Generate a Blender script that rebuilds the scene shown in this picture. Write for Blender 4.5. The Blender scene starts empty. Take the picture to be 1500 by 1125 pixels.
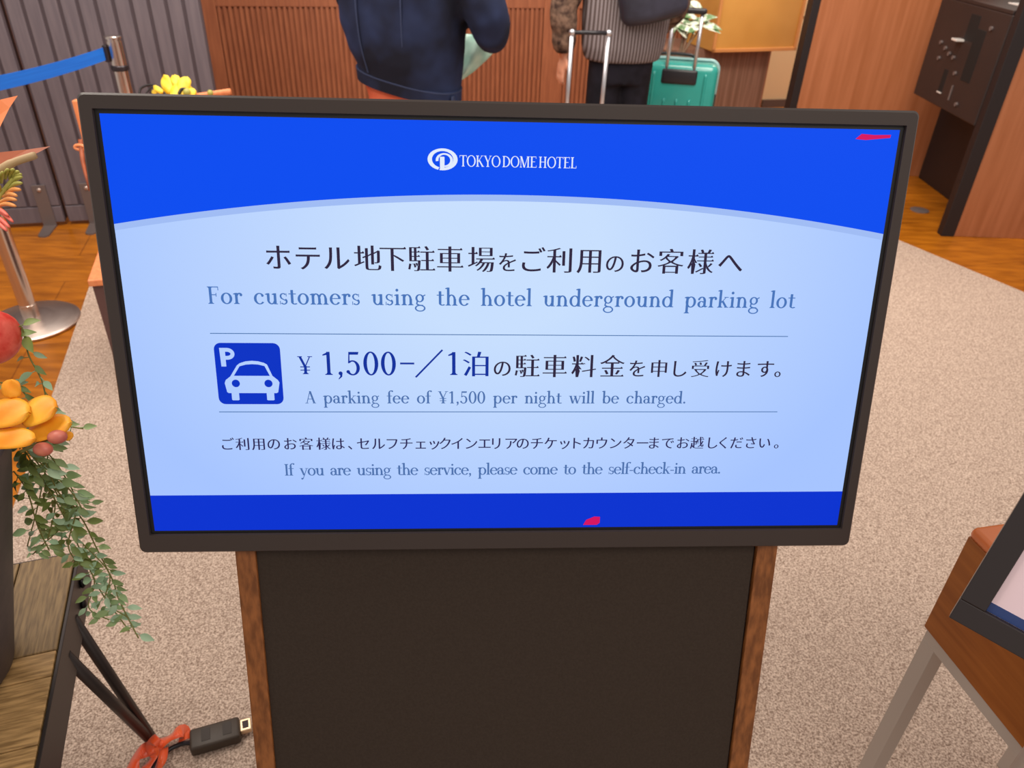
import bpy, bmesh, math, random
from mathutils import Vector, Matrix, noise
from mathutils.geometry import tessellate_polygon

SC = bpy.context.scene
COL = SC.collection
random.seed(7)

# ------------------------------------------------------------------ camera
F_PX, PITCH, ROLL, EYE = 1112.6, .5801, .0379, Vector((0, 0, 1.6))
_f = Vector((0, math.cos(PITCH), -math.sin(PITCH)))
_r0 = Vector((1, 0, 0)); _u0 = _r0.cross(_f)
CR = math.cos(ROLL)*_r0 + math.sin(ROLL)*_u0
CU = -math.sin(ROLL)*_r0 + math.cos(ROLL)*_u0
cam_d = bpy.data.cameras.new('camera'); cam = bpy.data.objects.new('camera', cam_d); COL.objects.link(cam)
M3 = Matrix((CR, CU, -_f)).transposed()
cam.matrix_world = Matrix.Translation(EYE) @ M3.to_4x4()
cam_d.sensor_width = 36; cam_d.lens = F_PX/1500*36; cam_d.clip_start = .02
cam_d.dof.use_dof = True; cam_d.dof.focus_distance = 1.0; cam_d.dof.aperture_fstop = 8.0
SC.camera = cam

def at(px, py, depth):
    """a point of the place, by its bearing from the eye and its depth in metres"""
    d = CR*((px-750)/F_PX) - CU*((py-562.5)/F_PX) + _f
    return EYE + d*depth

# ------------------------------------------------------------------ light
W = bpy.data.worlds.new('lobby'); SC.world = W; W.use_nodes = True
W.node_tree.nodes['Background'].inputs[0].default_value = (1, .92, .85, 1)
W.node_tree.nodes['Background'].inputs[1].default_value = .55
def area(name, loc, size, power, color, target=None, sy=None):
    l = bpy.data.lights.new(name, 'AREA'); l.energy = power; l.color = color
    l.shape = 'RECTANGLE'; l.size = size; l.size_y = sy or size
    o = bpy.data.objects.new(name, l); COL.objects.link(o); o.location = loc
    if target: o.rotation_euler = (Vector(target)-Vector(loc)).to_track_quat('-Z', 'Y').to_euler()
    return o
area('ceiling_or_fill_lamp', (-1.7, 2.1, 3.0), .6, 58, (1, .90, .80), (-2.0, 3.6, .6), sy=2.0)
area('ceiling_or_fill_lamp', (1.5, 2.6, 3.0), .5, 46, (1, .90, .80), (2.3, 4.4, .5), sy=2.4)
area('ceiling_or_fill_lamp', (0, 3.6, 3.1), 3.4, 124, (1, .90, .80), (0, 6.4, .6), sy=.5)  # unseen fill light added to brighten the back wall
area('ceiling_or_fill_lamp', (2.2, 6.0, 3.0), .4, 62, (1, .88, .76), (2.28, 7.2, .2))  # unseen light put in to lift the dim beige wall strip
area('ceiling_or_fill_lamp', (.9, -.5, 2.9), 1.4, 30, (1, .90, .80), sy=.8)
area('ceiling_or_fill_lamp', (-1.3, .9, 2.9), .5, 17, (1, .90, .80), sy=.5)
SC.view_settings.view_transform = 'Standard'; SC.view_settings.look = 'None'
SC.view_settings.exposure = 0; SC.view_settings.gamma = 1; SC.view_settings.use_curve_mapping = False

# ------------------------------------------------------------------ materials
def lin(c):
    return tuple(((v/255)/12.92 if v/255 <= .04045 else ((v/255+.055)/1.055)**2.4) for v in c) + (1,)
def mat(name, rgb, rough=.5, metal=0, spec=.5, rgb2=None, scale=(1, 1, 1), nscale=8, detail=3, bump=0, lo=.35, hi=.65,
        emit=None, coat=0, wave=None, subs=0, sheen=0):
    m = bpy.data.materials.new(name); m.use_nodes = True
    nt = m.node_tree; b = nt.nodes['Principled BSDF']
    b.inputs['Base Color'].default_value = lin(rgb); b.inputs['Roughness'].default_value = rough
    b.inputs['Metallic'].default_value = metal; b.inputs['Specular IOR Level'].default_value = spec
    b.inputs['Coat Weight'].default_value = coat; b.inputs['Sheen Weight'].default_value = sheen
    if subs: b.inputs['Subsurface Weight'].default_value = subs; b.inputs['Subsurface Radius'].default_value = (.01, .005, .003)
    if emit is not None:
        b.inputs['Emission Color'].default_value = lin(emit); b.inputs['Emission Strength'].default_value = 1
    if rgb2 is not None or bump:
        tc = nt.nodes.new('ShaderNodeTexCoord'); mp = nt.nodes.new('ShaderNodeMapping')
        mp.inputs['Scale'].default_value = scale
        nt.links.new(tc.outputs['Object'], mp.inputs['Vector'])
        if wave:
            t = nt.nodes.new('ShaderNodeTexWave'); t.inputs['Scale'].default_value = wave
            t.inputs['Distortion'].default_value = 1.5; t.bands_direction = 'X'; out = t.outputs['Fac']
        else:
            t = nt.nodes.new('ShaderNodeTexNoise'); t.inputs['Scale'].default_value = nscale
            t.inputs['Detail'].default_value = detail; out = t.outputs['Fac']
        nt.links.new(mp.outputs['Vector'], t.inputs['Vector'])
        if rgb2 is not None:
            r = nt.nodes.new('ShaderNodeValToRGB')
            r.color_ramp.elements[0].position = lo; r.color_ramp.elements[1].position = hi
            r.color_ramp.elements[0].color = lin(rgb); r.color_ramp.elements[1].color = lin(rgb2)
            nt.links.new(out, r.inputs['Fac']); nt.links.new(r.outputs['Color'], b.inputs['Base Color'])
        if bump:
            bp = nt.nodes.new('ShaderNodeBump'); bp.inputs['Strength'].default_value = bump; bp.inputs['Distance'].default_value = .003
            nt.links.new(out, bp.inputs['Height']); nt.links.new(bp.outputs['Normal'], b.inputs['Normal'])
    return m
WOODZ = (14, 14, 1.2)      # grain along z
m_carpet = mat('carpet_pile', (132, 109, 95), .95, spec=.1, rgb2=(224, 201, 184), nscale=240, detail=4, bump=.6, lo=.33, hi=.68)
m_parquet = mat('parquet', (154, 86, 12), .28, rgb2=(192, 114, 24), scale=(2, 9, 2), nscale=2.5, detail=5)
m_partition = mat('partition_board', (96, 87, 94), .5, rgb2=(106, 96, 102), scale=(20, 20, 1.5), nscale=3)
m_dark = mat('dark_gap', (26, 22, 26), .6)
m_groove = mat('partition_groove', (74, 62, 68), .6)
m_bracket = mat('grey_bracket', (112, 100, 98), .45, metal=.35)
m_rivet = mat('rivet', (190, 170, 160), .3, metal=.8)
m_wall_wood = mat('panel_wood', (134, 78, 52), .45, rgb2=(152, 92, 62), scale=WOODZ, nscale=4)
m_beige = mat('beige_wall', (226, 194, 150), .75)
m_skirt = mat('skirting', (92, 74, 66), .5)
m_slab = mat('veneer', (156, 94, 58), .38, rgb2=(172, 108, 72), scale=(9, 9, .5), nscale=3, detail=6)
m_black = mat('black_laminate', (27, 19, 21), .5)
m_machine = mat('machine_body', (44, 32, 30), .5, rgb2=(36, 27, 27), nscale=3)
m_slot = mat('slot_black', (5, 4, 6), .7)
m_pale_plate = mat('pale_plate', (225, 220, 215), .25, metal=.3)
m_gold = mat('gold_panel', (184, 132, 62), .35, rgb2=(200, 148, 76), nscale=2, spec=.5)
m_gold_trim = mat('tan_trim', (196, 134, 78), .4)
m_plinth = mat('plinth_veneer', (112, 82, 66), .5, rgb2=(140, 108, 92), scale=(30, 30, .6), nscale=3)
m_steel = mat('brushed_steel', (222, 208, 198), .36, metal=1, rgb2=(206, 190, 180), scale=(1, 1, 30), nscale=6)
m_steel2 = mat('polished_steel', (214, 200, 192), .22, metal=1)
m_darkmetal = mat('dark_fitting', (62, 56, 60), .35, metal=.6)
m_belt = mat('blue_webbing', (8, 104, 214), .7, rgb2=(16, 116, 226), scale=(1, 1, 60), nscale=5)
m_denim = mat('navy_denim', (27, 28, 41), .85, rgb2=(54, 68, 110), nscale=3.2, detail=3, bump=.15, lo=.42, hi=.8, spec=.2)
m_denim2 = mat('denim_seam', (58, 66, 94), .85, spec=.2)
m_salmon = mat('salmon_trousers', (214, 96, 62), .8, rgb2=(224, 112, 78), nscale=12)
m_mint = mat('mint_cloth', (166, 212, 196), .7, rgb2=(206, 236, 222), nscale=14, bump=.4)
m_skin = mat('skin', (226, 160, 130), .5, subs=.15)
m_hair = mat('hair', (28, 20, 18), .5)
m_shoe = mat('shoe', (40, 36, 36), .5)
m_knit = mat('grey_knit', (86, 74, 72), .95, rgb2=(142, 133, 136), scale=(1, .6, .04), wave=18, lo=.15, hi=.85, bump=.6, spec=.1)
m_knit2 = mat('brown_marl_knit', (62, 48, 44), .95, rgb2=(138, 112, 96), nscale=28, detail=4, bump=.6, spec=.1)
m_blackcloth = mat('black_cloth', (24, 22, 28), .85, rgb2=(36, 34, 44), nscale=12, spec=.2)
m_nylon = mat('black_nylon', (34, 33, 46), .5, rgb2=(48, 48, 64), nscale=9, bump=.3)
m_teal = mat('teal_shell', (40, 146, 138), .26, rgb2=(48, 160, 150), nscale=3, coat=.3)
m_zip = mat('pale_zip', (150, 190, 190), .4)
m_case_black = mat('black_plastic', (30, 28, 34), .4)
m_case_dark = mat('dark_case', (50, 52, 60), .4)
m_alu = mat('aluminium_pole', (205, 205, 212), .3, metal=.85)
m_leaf_var = mat('variegated_leaf', (84, 120, 70), .5, rgb2=(228, 232, 214), nscale=22, lo=.42, hi=.56)
m_twig = mat('twig', (120, 98, 78), .7)
m_pot = mat('charcoal_planter', (58, 50, 54), .55, rgb2=(66, 57, 60), nscale=40, bump=.15)
m_bench_wood = mat('weathered_oak', (140, 108, 66), .55, rgb2=(200, 160, 106), scale=(60, 6, 6), nscale=3, detail=6, bump=.3)
m_bench_wood2 = mat('weathered_oak_long', (108, 84, 54), .55, rgb2=(150, 122, 82), scale=(6, 60, 6), nscale=3, detail=6, bump=.3)
m_iron = mat('black_iron', (60, 53, 52), .45, metal=.5)
m_bolt = mat('black_bolt', (30, 27, 28), .35, metal=.6)
m_orchid = mat('orange_petal', (246, 148, 14), .5, rgb2=(255, 186, 44), nscale=26, detail=4, subs=.1, lo=.3, hi=.7)
m_pom = mat('red_fruit', (218, 48, 40), .5, rgb2=(240, 104, 88), nscale=60, detail=4, bump=.5)
m_bud = mat('pink_bud', (190, 84, 84), .45, rgb2=(224, 136, 108), nscale=18)
m_vine = mat('vine_leaf', (122, 138, 70), .5, rgb2=(160, 190, 138), nscale=9, lo=.38, hi=.62)
m_vine_pale = mat('pale_vine_leaf', (152, 186, 146), .55, rgb2=(188, 214, 184), nscale=9)
m_stem = mat('vine_stem', (128, 128, 66), .6)
m_drybrown = mat('dry_leaf', (128, 60, 32), .55, rgb2=(172, 88, 50), nscale=14)
m_dryorange = mat('dry_leaf_orange', (232, 124, 66), .5, rgb2=(240, 146, 86), nscale=12)
m_tanstem = mat('tan_stem', (188, 158, 118), .6)
m_f_green = mat('spike_green', (176, 172, 84), .5)
m_f_orange = mat('spike_orange', (234, 158, 88), .5)
m_f_coral = mat('spike_coral', (236, 112, 96), .5)
m_bezel = mat('bezel', (58, 49, 46), .42, spec=.4)
m_bezel_in = mat('bezel_lip', (8, 7, 12), .5)
m_stand_panel = mat('stand_panel', (50, 40, 33), .6, rgb2=(55, 45, 38), nscale=260, bump=.1, spec=.3)
m_walnut = mat('walnut_edge', (108, 62, 28), .4, rgb2=(150, 92, 48), scale=(40, 40, 2.5), nscale=3, detail=6)
m_chest = mat('dark_chest', (98, 70, 68), .5)
m_orangewood = mat('orange_wood', (228, 132, 84), .45, rgb2=(238, 150, 98), scale=(30, 30, 3), nscale=3)
m_yellow = mat('yellow_petal', (250, 196, 30), .5, rgb2=(255, 226, 80), nscale=30, subs=.1)
m_ribbon = mat('orange_ribbon', (238, 78, 28), .35, rgb2=(246, 104, 44), nscale=20, sheen=.3)
m_plug = mat('plug_plastic', (62, 50, 40), .5)
m_plug_metal = mat('plug_metal', (232, 202, 168), .3, metal=.8)
m_plug_in = mat('plug_inner', (50, 34, 36), .6)
m_table = mat('cherry_veneer', (140, 76, 20), .4, rgb2=(162, 94, 34), scale=(1.2, 1.2, 16), nscale=4, detail=6)
m_table_edge = mat('cherry_edge', (206, 112, 60), .3)
m_leg_steel = mat('satin_steel', (186, 174, 164), .45, metal=.1)
m_frame_black = mat('sign_frame', (42, 34, 34), .3, spec=.5)
m_paper = mat('paper', (232, 208, 216), .8)
m_paper_ink = mat('paper_ink', (96, 66, 96), .8)
m_navy = mat('navy_strip', (40, 62, 116), .4)

# ------------------------------------------------------------------ object helpers
INV = {}
def thing(name, label, cat, loc=(0, 0, 0), rotz=0, group=None, kind=None):
    o = bpy.data.objects.new(name, None); COL.objects.link(o)
    o.empty_display_size = .05
    Mx = Matrix.Translation(Vector(loc)) @ Matrix.Rotation(rotz, 4, 'Z')
    o.location = loc; o.rotation_euler = (0, 0, rotz)
    INV[o] = Mx.inverted()
    if kind: o['kind'] = kind
    else:
        o['label'] = label; o['category'] = cat
        if group: o['group'] = group
    return o
def root_of(p):
    while p.parent: p = p.parent
    return p
def part(name, bm, m, parent=None, xf=None, world=True, smooth=False, angle=None, label=None):
    """one mesh object from a bmesh; xf places it, world=True means coordinates are in the room"""
    if xf is not None: bmesh.ops.transform(bm, matrix=xf, verts=bm.verts)
    if parent is not None and world: bmesh.ops.transform(bm, matrix=INV[root_of(parent)], verts=bm.verts)
    me = bpy.data.meshes.new(name)
    bmesh.ops.recalc_face_normals(bm, faces=bm.faces)
    if angle:
        for e in bm.edges:
            if len(e.link_faces) == 2 and e.calc_face_angle(0) > math.radians(angle): e.smooth = False
        smooth = True
    if smooth:
        for f in bm.faces: f.smooth = True
    bm.to_mesh(me); bm.free()
    for mm in (m if isinstance(m, (list, tuple)) else [m]): me.materials.append(mm)
    o = bpy.data.objects.new(name, me); COL.objects.link(o)
    if parent is not None: o.parent = parent
    if label: o['label'] = label
    return o
def tag(o, label, cat, group=None):
    o['label'] = label; o['category'] = cat
    if group: o['group'] = group
    return o
def struct(o): o['kind'] = 'structure'; return o

def BM(): return bmesh.new()
def box(bm, c, s, rot=None, bev=0, seg=2):
    r = bmesh.ops.create_cube(bm, size=1)
    vs = r['verts']
    bmesh.ops.scale(bm, vec=Vector(s), verts=vs)
    if bev:
        es = {e for v in vs for e in v.link_edges}
        g = bmesh.ops.bevel(bm, geom=list(es), offset=bev, segments=seg, profile=.5, affect='EDGES')
        vs = list({v for f in g['faces'] for v in f.verts} | {v for v in vs if v.is_valid})
    if rot is not None: bmesh.ops.rotate(bm, cent=(0, 0, 0), matrix=rot, verts=vs)
    bmesh.ops.translate(bm, vec=Vector(c), verts=vs)
    return vs
def ring(bm, pts): return [bm.verts.new(p) for p in pts]
def bridge(bm, a, b):
    n = len(a)
    for i in range(n): bm.faces.new((a[i], a[(i+1) % n], b[(i+1) % n], b[i]))
def frame_for(t, up):
    t = t.normalized(); s = t.cross(up)
    if s.length < 1e-4: s = t.cross(Vector((1, 0, 0)))
    if s.length < 1e-4: s = t.cross(Vector((0, 1, 0)))
    s.normalize(); return s, s.cross(t).normalized()
def tube(bm, pts, r, n=10, up=Vector((0, 0, 1)), flat=1.0, cap=True):
    pts = [Vector(p) for p in pts]; rings = []; s0 = None
    for i, p in enumerate(pts):
        t = (pts[min(i+1, len(pts)-1)] - pts[max(i-1, 0)])
        if s0 is None: s, u = frame_for(t, up)
        else:
            t.normalize(); s = (s0 - t*s0.dot(t)).normalized(); u = s.cross(t).normalized()
        s0 = s
        ri = r[i] if isinstance(r, (list, tuple)) else r
        rings.append(ring(bm, [p + s*ri*math.cos(a) + u*ri*flat*math.sin(a) for a in [2*math.pi*k/n for k in range(n)]]))
    for a, b in zip(rings, rings[1:]): bridge(bm, a, b)
    if cap:
        bm.faces.new(list(reversed(rings[0]))); bm.faces.new(rings[-1])
    return rings
def smoothpath(pts, k=6):
    P = [Vector(p) for p in pts]; out = []
    for i in range(len(P)-1):
        a, b, c, d = P[max(i-1, 0)], P[i], P[i+1], P[min(i+2, len(P)-1)]
        for j in range(k):
            t = j/k
            out.append(.5*((2*b) + (c-a)*t + (2*a-5*b+4*c-d)*t*t + (3*b-a-3*c+d)*t**3))
    return out+[P[-1]]
def lathe(bm, prof, c=(0, 0, 0), n=40, cap=True):
    c = Vector(c); rs = []
    for (r, z) in prof:
        rs.append(ring(bm, [c + Vector((r*math.cos(2*math.pi*k/n), r*math.sin(2*math.pi*k/n), z)) for k in range(n)]))
    for a, b in zip(rs, rs[1:]): bridge(bm, a, b)
    if cap: bm.faces.new(list(reversed(rs[0]))); bm.faces.new(rs[-1])
def ball(bm, c, r, seg=20, rot=None):
    v = bmesh.ops.create_uvsphere(bm, u_segments=seg, v_segments=seg//2+2, radius=1)['verts']
    r = (r, r, r) if not isinstance(r, (tuple, list)) else r
    bmesh.ops.scale(bm, vec=Vector(r), verts=v)
    if rot is not None: bmesh.ops.rotate(bm, cent=(0, 0, 0), matrix=rot, verts=v)
    bmesh.ops.translate(bm, vec=Vector(c), verts=v)
def prism(bm, poly, z0, z1):
    a = ring(bm, [(x, y, z0) for x, y in poly]); b = ring(bm, [(x, y, z1) for x, y in poly])
    bridge(bm, a, b); bm.faces.new(list(reversed(a))); bm.faces.new(b)
def loft(bm, rings_, cap=True):
    rs = [ring(bm, r) for r in rings_]
    for a, b in zip(rs, rs[1:]): bridge(bm, a, b)
    if cap: bm.faces.new(list(reversed(rs[0]))); bm.faces.new(rs[-1])
def ell(cx, cy, z, rx, ry, n=24, p=2.0):
    out = []
    for k in range(n):
        a = 2*math.pi*k/n; c, s = math.cos(a), math.sin(a)
        out.append((cx+rx*math.copysign(abs(c)**(2/p), c), cy+ry*math.copysign(abs(s)**(2/p), s), z))
    return out
def fuse(bm, voxel, it=4, fac=.5):
    """melt overlapping shells into one continuous skin"""
    me = bpy.data.meshes.new('tmp'); bmesh.ops.recalc_face_normals(bm, faces=bm.faces); bm.to_mesh(me); bm.free()
    o = bpy.data.objects.new('tmp', me); COL.objects.link(o)
    r = o.modifiers.new('r', 'REMESH'); r.mode = 'VOXEL'; r.voxel_size = voxel
    s = o.modifiers.new('s', 'SMOOTH'); s.iterations = it; s.factor = fac
    dg = bpy.context.evaluated_depsgraph_get(); dg.update()
    me2 = bpy.data.meshes.new_from_object(o.evaluated_get(dg), depsgraph=dg)
    out = BM(); out.from_mesh(me2)
    bpy.data.objects.remove(o); bpy.data.meshes.remove(me); bpy.data.meshes.remove(me2)
    return out
def rotz(a): return Matrix.Rotation(a, 3, 'Z')
def axes(o, x, y, z):
    return Matrix(((x[0], y[0], z[0], o[0]), (x[1], y[1], z[1], o[1]), (x[2], y[2], z[2], o[2]), (0, 0, 0, 1)))

# ------------------------------------------------------------------ floor and walls
bm = BM(); box(bm, (.3, 3.4, -.05), (9.4, 11.6, .1)); struct(part('floor', bm, m_parquet))
# plank joints of the parquet as thin dark strips are part of the floor material: broad boards
nt = m_parquet.node_tree; b = nt.nodes['Principled BSDF']
br = nt.nodes.new('ShaderNodeTexBrick'); tc = nt.nodes.new('ShaderNodeTexCoord'); mp = nt.nodes.new('ShaderNodeMapping')
mp.inputs['Rotation'].default_value = (0, 0, math.radians(-15)); nt.links.new(tc.outputs['Object'], mp.inputs['Vector']); nt.links.new(mp.outputs['Vector'], br.inputs['Vector'])
br.inputs['Scale'].default_value = 1; br.inputs['Brick Width'].default_value = 1.2; br.inputs['Row Height'].default_value = .3
br.inputs['Mortar Size'].default_value = .003; br.inputs['Color1'].default_value = (1, 1, 1, 1); br.inputs['Color2'].default_value = (.78, .78, .76, 1); br.inputs['Mortar'].default_value = (.55, .5, .45, 1)
mx = nt.nodes.new('ShaderNodeMix'); mx.data_type = 'RGBA'; mx.blend_type = 'MULTIPLY'; mx.inputs[0].default_value = 1
src = b.inputs['Base Color'].links[0].from_socket
nt.links.new(src, mx.inputs[6]); nt.links.new(br.outputs['Color'], mx.inputs[7]); nt.links.new(mx.outputs[2], b.inputs['Base Color'])

bm = BM()
prism(bm, [(-2.02, 3.32), (-1.909, 2.988), (-1.526, 1.832), (-.66, -.85), (4.2, -.85), (3.05, 2.5), (2.506, 3.429), (2.16, 4.021), (1.95, 4.38)], 0, .007)
tag(part('carpet', bm, m_carpet), 'beige speckled carpet laid over the wooden floor', 'carpet')

YB = math.radians(13.3); BD = Vector((math.cos(YB), math.sin(YB), 0)); BN = Vector((-BD.y, BD.x, 0)); BO = Vector((2.43, 7.2, 0))
XB = axes(BO, BD, BN, (0, 0, 1))
def wbox(bm, x0, x1, y0, y1, z0, z1, bev=0): box(bm, ((x0+x1)/2, (y0+y1)/2, (z0+z1)/2), (x1-x0, y1-y0, z1-z0), bev=bev)
bm = BM(); wbox(bm, -6.9, 1.9, .03, .15, 0, 3.1); struct(part('wall_back', bm, m_beige, xf=XB))
bm = BM(); wbox(bm, -.28, 1.9, .005, .03, 0, .065); struct(part('baseboard_back', bm, m_skirt, xf=XB))
bm = BM(); wbox(bm, -.29, .02, .022, .0301, .74, .745); struct(part('trim_4', bm, m_skirt, xf=XB))
# ribbed wood panelling
bm = BM(); wbox(bm, -6.9, -.32, .0, .03, 0, 3.1); struct(part('trim_1', bm, m_wall_wood, xf=XB))
bm = BM()
for (a, c) in ((-6.9, -4.82), (-2.355, -2.17), (-.5, -.31)): wbox(bm, a, c, -.022, .0, 0, 3.1, .004)
for (a, c) in ((-4.82, -2.355), (-2.17, -.5)):
    wbox(bm, a, c, -.022, 0, .80, .93, .004); wbox(bm, a, c, -.022, 0, 2.5, 2.64); wbox(bm, a, c, -.022, 0, 0, .06)
struct(part('trim_2', bm, m_wall_wood, xf=XB))
bm = BM()
for (a, c) in ((-4.82, -2.355), (-2.17, -.5)):
    n = int((c-a)/.0385)
    for k in range(n):
        x = a + (k+.5)*(c-a)/n
        wbox(bm, x-.0115, x+.0115, -.018, 0, .06, .80, .003); wbox(bm, x-.0115, x+.0115, -.018, 0, .93, 2.5, .003)
struct(part('trim_3', bm, m_wall_wood, xf=XB))

# ------------------------------------------------------------------ folding partition screens at the left
PD = Vector((.966, .257, 0)).normalized(); PN = Vector((-PD.y, PD.x, 0)); XP = axes((-2.735, 3.751, 0), PD, PN, (0, 0, 1))
def partition(a, c, label, feet):
    ctr = XP @ Vector(((a+c)/2, .03, 0))
    t = thing('partition_screen', label, 'partition', ctr, math.atan2(PD.y, PD.x), 'dark partition screens')
    bm = BM(); wbox(bm, a, c, .008, .05, .03, 2.3); part('backing', bm, m_groove, t, xf=XP)
    bm = BM(); n = max(1, round((c-a)/.079)); w = (c-a)/n
    for k in range(n): wbox(bm, a+k*w+.008, a+(k+1)*w-.008, 0, .02, .11, 2.3, .003)
    part('boards', bm, m_partition, t, xf=XP)
    bm = BM(); wbox(bm, a+.004, c-.004, -.002, .03, .02, .105, .003); part('kick_board', bm, m_partition, t, xf=XP)
    for f in feet:
        bm = BM(); wbox(bm, f-.032, f+.032, -.012, -.001, .004, .225, .002)
        v = [(f-.032, -.004), (f+.032, -.004), (f+.026, -.15), (f+.012, -.165), (f-.012, -.165), (f-.026, -.15)]
        prism(bm, v, .0, .008)
        fo = part('foot_bracket', bm, m_bracket, t, xf=XP)
        bm = BM(); ball(bm, (f, -.013, .2), (.011, .006, .011), 12); part('rivet', bm, m_rivet, fo, xf=XP, smooth=True)
partition(-1.3, .323, 'left dark slatted partition screen, standing left of the black gap', (-.3, .245))
partition(.337, 1.195, 'dark slatted partition screen right of the black gap, ending at the brown ribbed wall', (.47, 1.0))

# ------------------------------------------------------------------ belt barriers
def barrier(x, y, label, hgt=.99):
    t = thing('belt_barrier_post', label, 'barrier post', (x, y, 0), 0, 'steel belt barrier posts')
    bm = BM(); lathe(bm, [(.172, 0), (.18, .004), (.18, .012), (.172, .018), (.06, .034), (.046, .036)], n=64); part('base', bm, m_steel, t, world=False, angle=35)
    bm = BM(); lathe(bm, [(.0335, .034), (.0335, .09), (.0315, .091), (.0315, hgt-.14)], n=32); part('pole', bm, m_steel2, t, world=False, angle=35)
    bm = BM(); lathe(bm, [(.033, hgt-.145), (.037, hgt-.14), (.037, hgt-.125), (.033, hgt-.12)], n=32); part('collar', bm, m_darkmetal, t, world=False, angle=35)
    bm = BM(); lathe(bm, [(.034, hgt-.12), (.034, hgt-.02), (.03, hgt-.02), (.03, hgt-.012), (.036, hgt-.011), (.036, hgt-.003), (.033, hgt)], n=32)
    part('belt_head', bm, m_steel2, t, world=False, angle=35)
    bm = BM(); box(bm, (-.031, -.014, hgt-.07), (.02, .05, .07), rot=None, bev=.004); part('belt_clip', bm, m_darkmetal, t, world=False)
    return t
barrier(-1.826, 3.62, 'steel belt barrier post with blue belt clipped to its head')
barrier(-2.02, 2.772, 'steel belt barrier post whose round base shows beside the flowers')
bm = BM()
a = Vector((-1.862, 3.585, .92)); c = Vector((-2.03, 2.83, .92)); N = 24
pts = [a.lerp(c, k/N) - Vector((0, 0, .012*4*(k/N)*(1-k/N))) for k in range(N+1)]
nrm = Vector((1, 0, 0))
lo1 = [p+Vector((-.0008, 0, -.026)) for p in pts]; hi1 = [p+Vector((-.0008, 0, .026)) for p in pts]
lo2 = [p+Vector((.0008, 0, -.026)) for p in pts]; hi2 = [p+Vector((.0008, 0, .026)) for p in pts]
loft(bm, [(lo1[k], lo2[k], hi2[k], hi1[k]) for k in range(N+1)])
tag(part('barrier_belt', bm, m_belt), 'blue webbing belt stretched between the two steel posts', 'belt')

# ------------------------------------------------------------------ gold counter at the back
t = thing('reception_counter', 'gold fronted counter box overhanging a grey brown plinth by the back wall', 'counter', (1.75, 6.55, 0), math.radians(18.4))
GD = Vector((.949, .316, 0)).normalized(); GN = Vector((-GD.y, GD.x, 0)); XG = axes((1.409, 6.175, 0), GD, GN, (0, 0, 1))
bm = BM(); wbox(bm, 0, .735, .012, .42, .605, 1.15, .004); part('body', bm, m_gold, t, xf=XG)
bm = BM()
wbox(bm, 0, .735, -.004, .012, .6, .624, .002); wbox(bm, 0, .022, -.004, .012, .6, 1.15, .002); wbox(bm, .713, .735, -.004, .012, .6, 1.15, .002); wbox(bm, 0, .735, -.004, .012, 1.128, 1.15, .002)
part('front_trim', bm, m_gold_trim, t, xf=XG)
bm = BM(); wbox(bm, -.32, .60, .13, .62, 0, .602); part('plinth', bm, m_plinth, t, xf=XG)

# ------------------------------------------------------------------ wood veneer panels and black machine at the right
t = thing('veneer_panel', 'wood veneer panel with black left edge, far one beyond the black machine', 'panel', (2.3, 5.32, 0), 0, 'veneer panels')
bm = BM(); box(bm, (2.36, 5.32, 1.05), (1.08, .10, 2.1), bev=.003); part('veneer_face', bm, m_slab, t)
bm = BM(); box(bm, (1.797, 5.32, 1.05), (.048, .11, 2.1), bev=.003); part('black_edge', bm, m_black, t)
t = thing('veneer_panel', 'wood veneer panel with black left edge, near one at the right of the black machine', 'panel', (2.9, 4.19, 0), 0, 'veneer panels')
bm = BM(); box(bm, (3.05, 4.185, 1.05), (1.104, .05, 2.1), bev=.003); part('veneer_face', bm, m_slab, t)
bm = BM(); box(bm, (2.461, 4.182, 1.05), (.074, .056, 2.1), bev=.003); part('black_edge', bm, m_black, t)

t = thing('service_machine', 'black machine cabinet with slots and cutouts between two veneer panels', 'machine', (2.8, 4.74, 0))
bm = BM(); box(bm, (3.02, 4.75, .3), (.52, 1.0, .6), bev=.004); part('lower_cabinet', bm, m_black, t)
bm = BM(); box(bm, (2.72, 4.60, .872), (.60, .77, .54), bev=.006); part('upper_cabinet', bm, m_machine, t)
bm = BM(); box(bm, (2.74, 4.59, 1.152), (.64, .74, .02), bev=.004); part('top_tray', bm, m_machine, t)
bm = BM(); box(bm, (2.62, 4.40, 1.166), (.16, .22, .008), bev=.003); part('glare_plate', bm, m_pale_plate, t)  # pale plate stands in for a white glare on the tray
def cut(name, y0, y1, z0, z1, m, d=.004, bev=.001):
    bm = BM(); box(bm, (2.42, (y0+y1)/2, (z0+z1)/2), (d, abs(y1-y0), abs(z1-z0)), bev=bev); part(name, bm, m, t)
cut('slot', 4.50, 4.60, .97, 1.10, m_slot)
cut('slot', 4.40, 4.50, .78, 1.04, m_slot)
cut('slot', 4.655, 4.70, .68, .80, m_slot)
cut('slot_lip', 4.655, 4.70, .672, .679, m_pale_plate, .014)
cut('slot_lip', 4.545, 4.555, .66, .74, m_bracket, .012)
bm = BM(); box(bm, (2.40, 4.62, .965), (.05, .06, .012), rot=None, bev=.003); part('bracket', bm, m_pale_plate, t)
for (y, z) in ((4.83, .92), (4.76, .90), (4.36, 1.06), (4.57, .80), (4.80, .84), (4.64, .87), (4.70, .88), (4.45, .66)):
    bm = BM(); tube(bm, [(2.424, y, z), (2.41, y, z)], .011, 12); part('lock', bm, m_bracket, t, angle=30)
# round floor socket cover
bm = BM(); lathe(bm, [(.055, 0), (.055, .003), (.045, .006)], (2.483, 4.579, 0), 32)
tag(part('floor_socket_cover', bm, m_bracket, angle=30), 'round metal socket cover set in the wooden floor', 'floor socket')

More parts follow.
